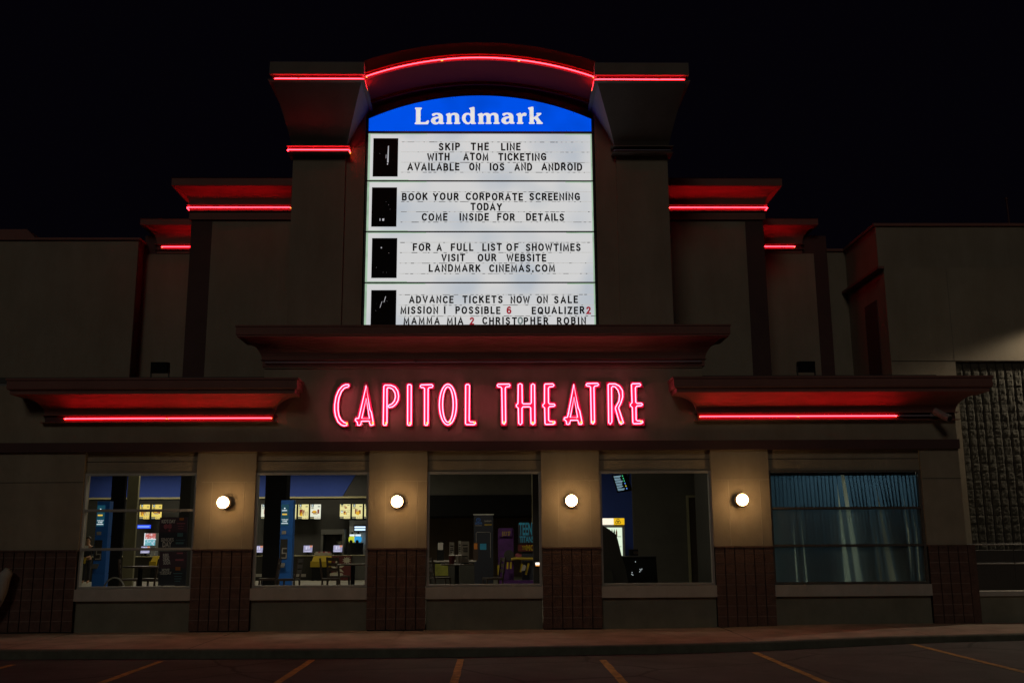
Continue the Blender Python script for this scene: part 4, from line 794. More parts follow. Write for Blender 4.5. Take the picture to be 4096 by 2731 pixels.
WORDS = [[('SKIP', -1.217, -0.743, 10.065, 10.246, 0), ('THE', -0.506, -0.103, 10.066, 10.247, 0), ('LINE', 0.166, 0.601, 10.067, 10.248, 0), ('WITH', -1.47, -0.974, 9.828, 10.009, 0), ('ATOM', -0.671, -0.116, 9.829, 10.01, 0), ('TICKETING', 0.103, 1.168, 9.83, 10.011, 0), ('AVAILABLE', -1.903, -0.754, 9.592, 9.772, 0), ('ON', -0.54, -0.295, 9.594, 9.773, 0), ('IOS', -0.086, 0.24, 9.594, 9.774, 0), ('AND', 0.459, 0.852, 9.594, 9.774, 0), ('ANDROID', 1.058, 1.961, 9.595, 9.775, 0)], [('BOOK', -2.012, -1.446, 8.905, 9.082, 0), ('YOUR', -1.336, -0.764, 8.906, 9.083, 0), ('CORPORATE', -0.614, 0.646, 8.906, 9.084, 0), ('SCREENING', 0.783, 1.899, 8.907, 9.084, 0), ('TODAY', -0.507, 0.183, 8.674, 8.85, 0), ('COME', -1.573, -1.009, 8.438, 8.614, 0), ('INSIDE', -0.749, -0.105, 8.438, 8.614, 0), ('FOR', 0.076, 0.465, 8.438, 8.614, 0), ('DETAILS', 0.708, 1.545, 8.438, 8.614, 0)], [('FOR', -1.758, -1.368, 7.757, 7.93, 0), ('A', -1.241, -1.127, 7.756, 7.929, 0), ('FULL', -0.934, -0.443, 7.756, 7.929, 0), ('LIST', -0.25, 0.175, 7.756, 7.929, 0), ('OF', 0.272, 0.54, 7.755, 7.929, 0), ('SHOWTIMES', 0.694, 1.895, 7.755, 7.928, 0), ('VISIT', -1.138, -0.622, 7.52, 7.692, 0), ('OUR', -0.351, 0.056, 7.519, 7.692, 0), ('WEBSITE', 0.275, 1.139, 7.519, 7.691, 0), ('LANDMARK', -1.407, -0.285, 7.285, 7.456, 0), ('CINEMAS.COM', -0.102, 1.325, 7.284, 7.455, 0)], [('ADVANCE', -1.824, -0.866, 6.591, 6.759, 0), ('TICKETS', -0.675, 0.193, 6.589, 6.758, 0), ('NOW', 0.358, 0.775, 6.588, 6.757, 0), ('ON', 0.923, 1.162, 6.587, 6.756, 0), ('SALE', 1.293, 1.811, 6.586, 6.755, 0), ('MISSION', -2.002, -1.194, 6.356, 6.523, 0), ('I', -1.073, -1.038, 6.354, 6.523, 0), ('POSSIBLE', -0.826, 0.14, 6.354, 6.521, 0), ('6', 0.27, 0.378, 6.352, 6.521, 1), ('EQUALIZER', 0.812, 1.95, 6.351, 6.518, 0), ('2', 1.985, 2.085, 6.349, 6.518, 1), ('MAMMA', -1.933, -1.157, 6.126, 6.292, 0), ('MIA', -1.006, -0.652, 6.124, 6.291, 0), ('2', -0.518, -0.423, 6.123, 6.291, 1), ('CHRIST', -0.25, 0.494, 6.122, 6.289, 0), ('O', 0.507, 0.624, 6.121, 6.289, 2), ('PHER', 0.637, 1.169, 6.121, 6.288, 0), ('ROBIN', 1.351, 1.976, 6.119, 6.287, 0)]]
RAILS = [[10.271, 10.034, 9.792, 9.561], [9.107, 8.883, 8.651, 8.415], [7.952, 7.724, 7.487, 7.252], [6.785, 6.553, 6.312]]
rx0 = -2.05
BOXES = [(-2.664, -2.114, 9.46, 10.354), (-2.67, -2.122, 8.31, 9.208), (-2.644, -2.098, 7.156, 8.049), (-2.637, -2.096, 6.078, 6.886)]
for i, (za, zb) in enumerate(PZ_):
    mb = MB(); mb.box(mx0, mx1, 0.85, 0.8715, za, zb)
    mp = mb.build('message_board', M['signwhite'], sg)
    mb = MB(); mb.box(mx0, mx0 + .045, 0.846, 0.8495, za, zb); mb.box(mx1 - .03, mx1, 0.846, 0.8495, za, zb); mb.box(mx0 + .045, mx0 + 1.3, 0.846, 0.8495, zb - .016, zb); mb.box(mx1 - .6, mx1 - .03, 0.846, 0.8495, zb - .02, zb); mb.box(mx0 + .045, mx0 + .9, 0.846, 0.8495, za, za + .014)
    mb.build('edge_strip', M['signgreen'], mp)  # added strip: dim greenish glow at the panel edges put into colour
    b = BOXES[i]; mb = MB(); mb.box(b[0], b[1], 0.838, 0.8485, b[2], b[3])
    pb = mb.build('blacked_poster', M['black'], mp)
    mb = MB(); rr = random.Random(40 + i)
    for _ in range(4):
        x, z = rr.uniform(b[0] + .1, b[1] - .08), rr.uniform(b[2] + .1, b[3] - .12); s_ = rr.uniform(.0015, .004)
        mb.poly([(x - s_, .8365, z - s_), (x + s_, .8365, z - s_ * rr.random()), (x + s_ * .7, .8365, z + s_), (x - s_, .8365, z + s_ * 1.4)])
    if i == 0:
        x = b[0] + (b[1] - b[0]) * .57; mb.poly([(x, .8365, b[2] + .33), (x + .03, .8365, b[2] + .32), (x + .032, .8365, b[3] - .17), (x + .012, .8365, b[3] - .19)]); mb.poly([(x - .03, .8365, b[2] + .42), (x - .022, .8365, b[2] + .42), (x - .02, .8365, b[2] + .52), (x - .03, .8365, b[2] + .5)]); mb.poly([(x + .0, .8365, b[2] + .27), (x + .018, .8365, b[2] + .27), (x + .02, .8365, b[2] + .31), (x, .8365, b[2] + .31)])
    if i == 1:
        x = b[0] + (b[1] - b[0]) * .33; z = b[2] + .13; mb.poly([(x, .8365, z), (x + .016, .8365, z), (x + .016, .8365, z + .055), (x, .8365, z + .055)]); mb.poly([(x + .06, .8365, z), (x + .095, .8365, z), (x + .1, .8365, z + .055), (x + .055, .8365, z + .05)])
    if i == 2: x = b[0] + (b[1] - b[0]) * .35; z = b[3] - .23; mb.poly([(x, .8365, z), (x + .028, .8365, z), (x + .025, .8365, z + .026), (x + .006, .8365, z + .03)])
    if i == 3: x = b[0] + (b[1] - b[0]) * .5; z = b[3] - .27; mb.poly([(x, .8365, z), (x + .012, .8365, z), (x + .05, .8365, z + .13), (x + .035, .8365, z + .13)]); mb.poly([(x - .08, .8365, z - .12), (x - .07, .8365, z - .12), (x - .03, .8365, z + .02), (x - .04, .8365, z + .02)])
    mb.build('scratch', M['scratch'], pb)
    rr = random.Random(9 + i)
    for z in RAILS[i]:
        mb = MB(); mb.box(rx0, mx1 - .02, 0.842, 0.8475, z - .0065, z + .0065); mb.use(1)
        x = rx0 + .02
        while x < mx1 - .08:
            if rr.random() < .65:
                L_ = rr.choice((.03, .05, .07, .11)) * rr.uniform(.6, 1.2); h_ = rr.uniform(.003, .007); mb.box(x, x + L_, 0.840, 0.8421, z - h_ - .003, z + h_ - .003)
            x += .118 * rr.uniform(.93, 1.07)
        mb.build('letter_rail', [M['rail'], M['railmark']], mp)
    for t_, xa, xb, za_, zb_, c_ in WORDS[i]:
        mb = MB(); board_word(mb, t_, xa, xb, za_, zb_, 0.836)
        mb.build(('lettering', 'red_numeral', 'faded_letter')[c_], M[('signletter', 'signredlit', 'signgrey')[c_]], mp)

# ------------------------------------------------------------------ the lobby behind the windows
def structure(name, mb, m, org=(0, 0, 0)): return tag(mb.build(name, m, org=org), kind='structure')
mb = MB(); mb.box(-20, 9.05, 0.3, 26, -0.2, 0.0); structure('lobby_floor', mb, M['lobbyfloor'], (-5, 10, 0))
mb = MB(); mb.box(-20, 9.05, 0.3, 26.2, 4.72, 4.79); structure('lobby_ceiling', mb, M['ceiling'], (-5, 10, 4.72))
zst0, zst1 = 3.518, 3.593
mb = MB(); mb.box(-20, -5.6, 26, 26.2, 0, zst0 - .001); structure('lobby_wall', mb, M['lobbydark'], (-12, 26, 0))
mb = MB(); mb.box(-20, -5.6, 25.9, 26.2, zst0, zst1); structure('lobby_ledge', mb, M['cream'], (-12, 26, zst0))
bl, bu = -6.922, -6.31
mb = MB(); mb.prism([(-20, zst1 + .001), (bl, zst1 + .001), (bu + .05, 4.719), (-20, 4.719)], 26.0, 26.2); structure('lobby_wall', mb, M['lobbyblue'], (-12, 26, 3.5))
mb = MB(); mb.prism([(bl + .02, zst1 + .001), (-5.0, zst1 + .001), (-5.0, 4.719), (bu + .07, 4.719)], 26.0, 26.2); structure('lobby_wall', mb, M['dark'], (-6, 26, 3.5))
mb = MB(); mb.box(-5.6, 3.0, 26, 26.2, 0, 4.719); structure('lobby_wall', mb, M['lobbybrown'], (-1, 26, 0))
mb = MB(); mb.box(-5.2, 3.0, 21, 25.99, 2.594, 3.41); structure('lobby_bulkhead', mb, M['black'], (-1, 22, 3))
mb = MB(); mb.box(-5.2, 3.0, 21.05, 25.98, 3.414, 4.719); structure('lobby_bulkhead', mb, M['lobbygrey'], (-1, 22, 4))
mb = MB(); mb.box(3.0, 7.0, 20, 20.2, 0, 4.719); structure('lobby_wall', mb, M['lobbyblue'], (5, 20, 0))
mb = MB(); mb.box(-20.2, -20, 0.3, 26, 0, 4.719); structure('lobby_wall', mb, M['olive'], (-20, 13, 0))
px0 = 3.85
mb = MB(); mb.box(px0, 9.05, 8, 8.12, 0, 4.719); structure('lobby_partition', mb, M['lobbygrey'], (6, 8, 0))
mb = MB(); mb.box(5.0, 5.08, 0.31, 5.0, 0, 4.719); structure('lobby_partition', mb, M['lobbydark'], (5, 3, 0))
mb = MB(); mb.box(5.081, 5.2, 0.31, 5.0, 0, 4.719); mb.box(5.2, 9.05, 4.8, 5.0, 0, 4.719); structure('office_wall', mb, M['officewall'], (7, 3, 0))
# lobby columns
def column(b, y, d, m, name, label):
    mb = MB(); mb.box(b[0], b[1], y, y + d, 0, 4.718)
    return tag(mb.build(name, m, org=((b[0] + b[1]) / 2, y, 0)), label, 'column', 'lobby columns')
column((-9.832, -9.485, 0.534, 3.323), 6, .12, M['black'], 'lobby_column', 'black square lobby column seen through the leftmost window')
column((-10.508, -10.203, 0.408, 3.52), 9, .12, M['olive'], 'lobby_column', 'olive cream lobby column beside the black one in the leftmost window')
column((-8.976, -8.832, 0.702, 3.062), 2, .06, M['olive'], 'lobby_column', 'olive column at the left edge of the leftmost window')
column((-8.381, -8.098, 0.481, 3.381), 7, .4, M['lobbydark'], 'lobby_column', 'dim column behind the poster boards in the leftmost window')
column((-6.35, -5.764, 0.424, 3.435), 8, .5, M['black'], 'lobby_column', 'black lobby column left of the blue ticket kiosk')
column((0.808, 0.968, 0.674, 2.965), 1.2, .14, M['dark'], 'lobby_column', 'dark slim column at the right edge of the middle window')
mb = MB(); b = (0.805, 0.835, 1.95, 3.01); mb.box(b[0], b[1], 1.6, 1.66, b[2], 4.71)
t = tag(mb.build('hanging_pole', M['cream'], org=(b[0], 1.6, b[2])), 'thin yellowish pole hanging beside the slim column in the middle window', 'pole')
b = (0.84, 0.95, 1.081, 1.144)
t = root('signal_lamp', (b[0], 1.1, b[2]), 'small bright lamp on the slim column in the middle window', 'lamp')  # glowing block added for car headlights mirrored in the glass; no lamp here
mb = MB(); mb.box(b[0], b[1], 1.12, 1.195, b[2] - .01, b[3] + .01); mb.build('housing', M['dark'], t)  # housing and lenses here only shape the reflection
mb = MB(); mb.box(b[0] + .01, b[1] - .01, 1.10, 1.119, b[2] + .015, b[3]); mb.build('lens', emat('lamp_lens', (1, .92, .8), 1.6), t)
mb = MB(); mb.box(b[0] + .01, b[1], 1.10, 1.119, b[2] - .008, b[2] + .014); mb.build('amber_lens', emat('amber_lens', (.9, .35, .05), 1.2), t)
# ceiling lights, out of view; those nearest the glass added to brighten what stands there
n_ = 0
for x, y, ry, st in ((-16, 23.4, .5, 1), (-13, 23.4, .5, 1), (-10, 23.4, .5, 1), (-7, 23.4, .5, 1), (-4.2, 18, .3, 1), (-12, 14.5, .3, 1), (-7.5, 14.5, .3, 1), (-9.5, 9, .2, 1), (-5.6, 2.0, .40, 1), (-0.6, 3.6, .44, 1), (3.3, 3.4, .08, 1), (-1.5, 13, .2, 1), (4.0, 16.0, .2, 1)):
    t = root('ceiling_light', (x, y, 4.70), 'rectangular lit ceiling panel lighting the lobby', 'ceiling light', 'lobby ceiling light panels')
    mb = MB(); mb.box(x - .62, x + .62, y - ry - .03, y + ry + .03, 4.69, 4.719); mb.build('frame', M['white'], t)
    mb = MB(); mb.poly([(x - .6, y - ry, 4.685), (x - .6, y + ry, 4.685), (x + .6, y + ry, 4.685), (x + .6, y - ry, 4.685)]); mb.build('diffuser', M['troffer'], t)

# menu boards over the counter
def menu_board(b, bg, num, label, kind):
    x0, x1, z0, z1 = b; y = 25.3
    t = root('menu_board', ((x0 + x1) / 2, y, z0), label, 'menu board', 'lit menu boards over the counter')
    w, h = x1 - x0, z1 - z0
    mb = MB(); mb.box(x0, x1, y, y + .08, z0, z1); mb.build('frame', M['black'], t)
    mb = MB(); mb.poly([(x0 + .02, y - .004, z0 + .02), (x1 - .02, y - .004, z0 + .02), (x1 - .02, y - .004, z1 - .02), (x0 + .02, y - .004, z1 - .02)]); p = mb.build('lit_panel', bg, t)
    mb = MB(); yy = y - .008
    def q(u0, u1, v0, v1, m=None): (m or mb).poly([(x0 + u0 * w, yy, z0 + v0 * h), (x0 + u1 * w, yy, z0 + v0 * h), (x0 + u1 * w, yy, z0 + v1 * h), (x0 + u0 * w, yy, z0 + v1 * h)])
    rows = [(0, 1)] if kind != 'combo' else [(0.56, 1), (0.16, 0.58)]
    q(.04, .40, .02, .17)
    for lo, hi in rows:
        s_ = hi - lo; q(.12, .33, hi - .20 * min(1, s_ * 1.2), hi - .03)
        for k in range(3): q(.12, .34, hi - (.25 + .035 * k) * min(1, s_ * 1.4), hi - (.25 + .035 * k - .018) * min(1, s_ * 1.4))
        q(.68, .88, hi - .20 * min(1, s_ * 1.4), hi - .15 * min(1, s_ * 1.4))
    if kind == 'combo': q(.03, .97, .575, .585)
    q(.42, .97, .175, .183)
    mb.build('print', M['teal'], p)
    if num:
        mb = MB(); mb.text(num, x0 + .17 * w, x0 + .28 * w, z0 + (.83 if kind != 'combo' else .42) * h, z0 + (.95 if kind != 'combo' else .52) * h, y - .012, bold=.02); mb.build('numeral', M['whitelit'], p)
    rr = random.Random(sum(map(ord, label)))
    fr = MB(); fg = MB(); ft = MB(); yy = y - .011
    def blob(m, u, v, a, b_, n=10): m.poly([(x0 + (u + a * math.cos(6.283 * k / n) * rr.uniform(.85, 1.1)) * w, yy + rr.uniform(-.001, .001), z0 + (v + b_ * math.sin(6.283 * k / n) * rr.uniform(.85, 1.1)) * h) for k in range(n)])
    for k in range(5): q(.48 + .1 * k, .54 + .1 * k, .07, .07 + rr.uniform(.03, .07), ft if k % 2 else fr)
    for k in range(3): q(.08 + .11 * k, .15 + .11 * k, .06, .13, ft)
    yy = y - .011
    if kind == 'cups':
        q(.16, .44, .28, .64, fr); q(.20, .40, .22, .5, fg); yy -= .002; blob(fg, .34, .30, .11, .09); blob(ft, .52, .34, .09, .12); q(.66, .74, .24, .50, ft); q(.80, .88, .24, .52, ft); q(.48, .60, .40, .60, fr)
    elif kind == 'tray':
        blob(fr, .40, .47, .24, .09); yy -= .002; blob(fg, .40, .50, .19, .075); q(.30, .66, .32, .40, ft); q(.66, .82, .38, .64, fr); blob(ft, .62, .36, .07, .05)
    elif kind == 'combo':
        q(.40, .52, .72, .90, ft); blob(fr, .56, .74, .12, .05); blob(fg, .52, .80, .06, .05); q(.38, .55, .30, .52, fr); yy -= .002; blob(fg, .52, .36, .10, .06); q(.58, .68, .28, .46, ft)
    else:
        q(.30, .50, .34, .66, fr); q(.62, .80, .34, .58, fr); yy -= .002; blob(fg, .54, .40, .16, .15); q(.42, .56, .48, .66, ft)
    fr.build('red_picture', M['foodred'], p); fg.build('gold_picture', M['foodgold'], p); ft.build('tan_picture', M['foodgrey'], p)
YB = 25.3
menu_board((-15.826, -15.347, 2.597, 3.273), M['menuyellow'], '4', 'yellow lit menu board 4 seen through the leftmost window', 'cups')
menu_board((-15.294, -14.81, 2.594, 3.271), M['menuyellow'], '5', 'yellow lit menu board 5 seen through the leftmost window', 'tray')
menu_board((-10.433, -9.947, 2.572, 3.254), M['menupale'], '3', 'sliver of a pale lit menu board left of the black column', 'plain')
menu_board((-9.32, -8.828, 2.562, 3.24), M['menucream'], '3', 'cream lit menu board half hidden behind the blue kiosk', 'plain')
menu_board((-8.785, -8.284, 2.563, 3.245), M['menucream'], '4', 'cream lit menu board 4 right of the blue kiosk', 'cups')
menu_board((-8.246, -7.74, 2.56, 3.243), M['menupale'], '5', 'pale white lit menu board 5 with a tray picture', 'tray')
menu_board((-6.928, -6.424, 2.565, 3.244), M['menucream'], '1', 'cream lit menu board 1 split into two rows', 'combo')
menu_board((-6.384, -5.879, 2.562, 3.241), M['menucream'], '2', 'cream lit menu board 2 with red cups', 'plain')
menu_board((-5.839, -5.341, 2.559, 3.238), M['menucream'], '3', 'cream lit menu board 3 cut by the right window edge', 'plain')

# counter
zc_ = 1.02
ct = root('snack_counter', (-10, 23, 0), 'long dark snack counter with a pale top across the lobby', 'counter')
mb = MB(); mb.box(-18, -3.2, 23.1, 23.9, 0.0, zc_ - .04); mb.build('front', M['lobbydark'], ct)
mb = MB(); mb.box(-18.05, -3.15, 23.0, 24.0, zc_ - .04, zc_); mb.build('top', M['olive'], ct)
b = (-6.046, -5.266, -0.034, 0.987)
mb = MB(); mb.box(b[0], b[1], 23.05, 23.099, 0.02, zc_ - .06); mb.build('grey_panel', M['dimsteel'], ct)
for k, b in enumerate([(-10.075, -9.686, 0.153, 0.276), (-8.407, -7.925, 0.142, 0.265), (-2.794, -2.507, 0.143, 0.256), (-2.192, -1.983, 0.157, 0.253), (-1.798, -1.71, 0.129, 0.251), (-1.554, -1.437, 0.128, 0.249), (-1.208, -0.972, 0.119, 0.247)]):
    mb = MB(); mb.box(b[0], b[1], 23.06, 23.099, b[2], b[3]); mb.build('vent_grille', M['postergrey'], ct)
def till(loc, label, proto=[]):
    if not proto:
        t = root('till', (0, 0, 0), label, 'till', 'tills on the snack counter'); ORG[t.name] = Vector((0, 0, 0)); proto.append(t)
        mb = MB(); mb.box(-.14, .14, -.1, .16, 0, .05); mb.box(-.05, .05, .0, .06, .05, .2); mb.build('base', M['black'], t)
        mb = MB(); mb.hexa([(-.22, -.06, .10), (.22, -.06, .10), (.22, 0, .12), (-.22, 0, .12), (-.2, .04, .44), (.2, .04, .44), (.2, .1, .42), (-.2, .1, .42)]); c = mb.build('monitor', M['black'], t)
        def yv(z): return -.066 + (z - .10) / .34 * .10
        def q(m, a, b_, za, zb, d=0): m.poly([(a, yv(za) - d, za), (b_, yv(za) - d, za), (b_, yv(zb) - d, zb), (a, yv(zb) - d, zb)])
        mb = MB(); q(mb, -.19, .19, .13, .41); sc = mb.build('screen', M['posscreen'], c)
        mb = MB(); q(mb, -.1, -.02, .24, .38, .004); q(mb, .02, .07, .25, .37, .004); q(mb, -.14, .12, .15, .18, .004); mb.build('screen_window', M['posdetail'], sc)
        mb = MB(); q(mb, .07, .18, .33, .41, .006); mb.build('screen_corner', M['posorange'], sc)
        t.location = loc; return t
    o = copy_tree(proto[0]); o.location = loc; o['label'] = label; return o
for b, l in (((-10.206, -9.873, 1.172, 1.411), 'till with a lit screen at the left edge of the second window'), ((-8.129, -7.746, 1.152, 1.398), 'till with a lit screen just right of the blue kiosk'), ((-6.868, -6.466, 1.137, 1.391), 'till with a lit screen before the popcorn machine'), ((-15.026, -14.607, 1.295, 1.482), 'till on the counter seen through the leftmost window')):
    till(((b[0] + b[1]) / 2, 23.45, zc_), l)
# popcorn machine
b = (-7.636, -6.616, 1.01, 2.117)
pm = root('popcorn_machine', ((b[0] + b[1]) / 2, 25, 0), 'large steel popcorn machine with dark glass behind the counter', 'popcorn machine')
hz = b[3] - .22
mb = MB(); mb.box(b[0], b[1], 24.8, 25.6, hz, b[3]); mb.build('header', M['dimsteel'], pm)
mb = MB()
for x in (b[0], b[1] - .1): mb.box(x, x + .1, 24.82, 25.6, .9, hz - .001)
mb.build('frame', M['dimsteel'], pm)
mb = MB(); mb.box(b[0] + .1, b[1] - .1, 25.5, 25.58, .9, hz - .002); mb.build('back_panel', M['dark'], pm)
mb = MB(); mb.poly([(b[0] + .1, 24.85, .9), (b[1] - .1, 24.85, .9), (b[1] - .1, 24.85, hz), (b[0] + .1, 24.85, hz)]); mb.build('glass', M['glass'], pm)
mb = MB(); mb.lathe([(.0, 0), (.16, .0), (.2, .2), (.17, .22), (.02, .24)], ((b[0] + b[1]) / 2 + .3, 25.2, hz - .5), 'z', 16); mb.tube([((b[0] + b[1]) / 2 + .3, 25.2, hz - .28), ((b[0] + b[1]) / 2 + .3, 25.2, hz)], .015, 6); mb.build('kettle', M['applsteel'], pm)
mb = MB(); mb.box(b[0], b[1], 24.8, 25.6, 0, .899); mb.build('cabinet', M['dimsteel'], pm)
# steel back panel, lamp box and slush machine
b = (-6.506, -5.612, 1.002, 2.486)
mb = MB(); mb.box(b[0], b[1], 25.6, 25.7, .8, b[3]); mb.box(b[0] - .02, b[1] + .02, 25.58, 25.72, b[3], b[3] + .03); tag(mb.build('steel_back_panel', M['applsteel'], org=(b[0], 25.6, .8)), 'pale steel splash panel on the back wall behind the slush machine', 'panel')
b = (-6.292, -5.717, 2.0, 2.306)
lb = root('lamp_box', ((b[0] + b[1]) / 2, 25.4, b[2]), 'black box with two bright blue-white tubes above the slush machine', 'lamp box')
mb = MB(); mb.box(b[0], b[1], 25.4, 25.58, b[2], b[3]); mb.build('case', M['black'], lb)
for v in (.32, .68):
    z = b[2] + (b[3] - b[2]) * v; mb = MB(); mb.tube([(b[0] + .05, 25.37, z), (b[1] - .05, 25.37, z)], .035, 8); mb.build('lit_tube', M['coollight'], lb)
b = (-6.378, -5.868, 1.027, 1.908)
sm = root('slush_machine', ((b[0] + b[1]) / 2, 24.6, zc_), 'slush machine with glowing yellow and blue tanks', 'slush machine')
zt0 = 1.552; zt1 = 1.812; xm = -6.139
mb = MB(); mb.box(b[0] - .1, b[1] + .05, 24.7, 25.2, 0.0, zt0 - .03); mb.build('base', M['black'], sm)
for (xa, xb, m) in ((b[0], xm - .01, M['slushyellow']), (xm + .01, b[1], M['slushblue'])):
    mb = MB(); c_ = (xa + xb) / 2; r_ = (xb - xa) / 2
    mb.prism([(xa, zt0 + .05), (xa + .04, zt0), (xb - .04, zt0), (xb, zt0 + .05), (xb, zt1 - .06), (xb - .06, zt1), (xa + .06, zt1), (xa, zt1 - .06)], 24.55, 24.95); tk = mb.build('tank', m, sm)
    mb = MB(); mb.box(xa + .03, xb - .03, 24.58, 24.95, zt1 + .003, zt1 + .08); mb.build('lid', M['whitelit'], tk)
    mb = MB(); mb.box(c_ - .06, c_ + .06, 24.46, 24.548, zt0 - .05, zt0 + .08); mb.box(c_ - .03, c_ + .03, 24.42, 24.459, zt0 + .02, zt0 + .1); mb.build('tap', M['black'], tk)
    mb = MB(); mb.lathe([(.06, 0), (.05, .08), (.02, .1)], (c_, 24.8, zt1 + .081), 'z', 12); mb.build('knob', M['black'], tk)
# bins, candy and panels in front of the counter
def bin_box(b, y, label):
    t = root('candy_bin', ((b[0] + b[1]) / 2, y, 0), label, 'candy bin')
    zm = b[2] + (b[3] - b[2]) * .52
    mb = MB(); mb.box(b[0], b[1], y, y + .35, b[2], zm); mb.build('lower_tray', M['yellow'], t)
    mb = MB(); mb.hexa([(b[0] + .04, y + .06, zm), (b[1], y + .06, zm), (b[1], y + .36, zm), (b[0] + .04, y + .36, zm), (b[0] + .1, y + .16, b[3]), (b[1], y + .16, b[3]), (b[1], y + .36, b[3]), (b[0] + .1, y + .36, b[3])]); mb.build('upper_tray', M['yellow'], t)
    mb = MB(); mb.box(b[0] + .05, b[1] - .05, y + .08, y + .33, 0, b[2]); mb.build('stand', M['black'], t)
    return t
bin_box((-7.662, -6.81, 0.551, 0.996), 22.6, 'yellow candy bin before the counter in the second window')
bin_box((-14.337, -14.051, 0.585, 1.039), 22.6, 'yellow candy bin before the counter in the leftmost window')
b = (-7.604, -6.929, 1.035, 1.133)
t = root('candy_tray', ((b[0] + b[1]) / 2, 23.2, zc_), 'low tray of red and white candy packs on the counter', 'tray')
mb = MB(); mb.box(b[0], b[1], 23.15, 23.5, zc_, zc_ + .1); mb.build('tray_body', M['postergrey'], t)
for k in range(6):
    xa = b[0] + .04 + (b[1] - b[0] - .08) * k / 6; mb = MB(); mb.box(xa, xa + .1, 23.2, 23.4, zc_ + .101, zc_ + .15); mb.build('candy_pack', M['posterpink' if k % 2 else 'postergrey'], t)
b = (-6.806, -5.999, 0.173, 0.997)
t = root('flower_panel', ((b[0] + b[1]) / 2, 22.7, 0), 'maroon display panel printed with a pale lily', 'panel')
mb = MB(); mb.box(b[0], b[1], 22.7, 22.85, .0, b[3]); mb.build('board', M['maroon'], t)
mb = MB(); cx2, cz2 = (-6.569, 0.5)
for k, (an, l) in enumerate(((95, .42), (160, .34), (200, .26), (20, .40), (-30, .34), (-80, .2))):
    a_ = R(an); d = (math.cos(a_), math.sin(a_)); n2 = (-d[1], d[0]); w_ = .05
    mb.poly([(cx2, 22.69 - k * .0006, cz2), (cx2 + d[0] * l * .5 - n2[0] * w_, 22.69 - k * .0006, cz2 + d[1] * l * .5 - n2[1] * w_), (cx2 + d[0] * l, 22.69 - k * .0006, cz2 + d[1] * l), (cx2 + d[0] * l * .5 + n2[0] * w_, 22.69 - k * .0006, cz2 + d[1] * l * .5 + n2[1] * w_)])
mb.build('lily_print', M['petal'], t)
mb = MB(); cx2, cz2 = (-6.169, 0.819)
mb.poly([(cx2 + (.2 if k % 2 else .11) * math.cos(k * .314), 22.688, cz2 + (.16 if k % 2 else .09) * math.sin(k * .314)) for k in range(20)]); mb.build('petal_print', M['petal'], t)
mb = MB(); cx2, cz2 = (-6.591, 0.243)
mb.poly([(cx2 + .3 * math.cos(k * .6283), 22.687, cz2 + .09 * math.sin(k * .6283)) for k in range(10)]); mb.build('petal_print', M['petal'], t)
# blue LED sign, candy cabinet
b = (-15.483, -14.936, 2.191, 2.345)
t = root('led_sign', ((b[0] + b[1]) / 2, 24.2, b[2]), 'glowing blue strip sign over the candy cabinet', 'sign')
mb = MB(); mb.box(b[0], b[1], 24.2, 24.3, b[2], b[3]); mb.build('panel', M['ledblue'], t)
mb = MB(); h_ = b[3] - b[2]; mb.poly([(b[0] + .02, 24.196, b[2] + h_ * .25), (b[1] - .02, 24.196, b[2] + h_ * .25), (b[1] - .02, 24.196, b[2] + h_ * .75), (b[0] + .02, 24.196, b[2] + h_ * .75)]); mb.build('bright_strip', M['ledpale'], t)
b = (-15.214, -14.715, 1.466, 1.994)
t = root('candy_cabinet', ((b[0] + b[1]) / 2, 24.4, zc_), 'lit cabinet of colourful candy rows on the counter in the leftmost window', 'candy cabinet')
mb = MB(); mb.box(b[0], b[1], 24.42, 24.8, .9, b[3]); mb.build('case', M['applsteel'], t)
zm = b[2] + (b[3] - b[2]) * .48
mb = MB(); mb.box(b[0] + .03, b[1] - .03, 24.405, 24.419, zm + .03, b[3] - .02); mb.build('candy_row', M['candy'], t)
mb = MB(); mb.box(b[0] + .03, b[1] - .03, 24.405, 24.419, b[2], zm - .01); mb.build('candy_row', M['candyblue'], t)
mb = MB(); mb.box(b[0], b[1], 24.38, 24.42, zm - .009, zm + .02); mb.box(b[0], b[0] + .03, 24.38, 24.42, b[2], b[3]); mb.build('shelf_edge', M['whitelit'], t)

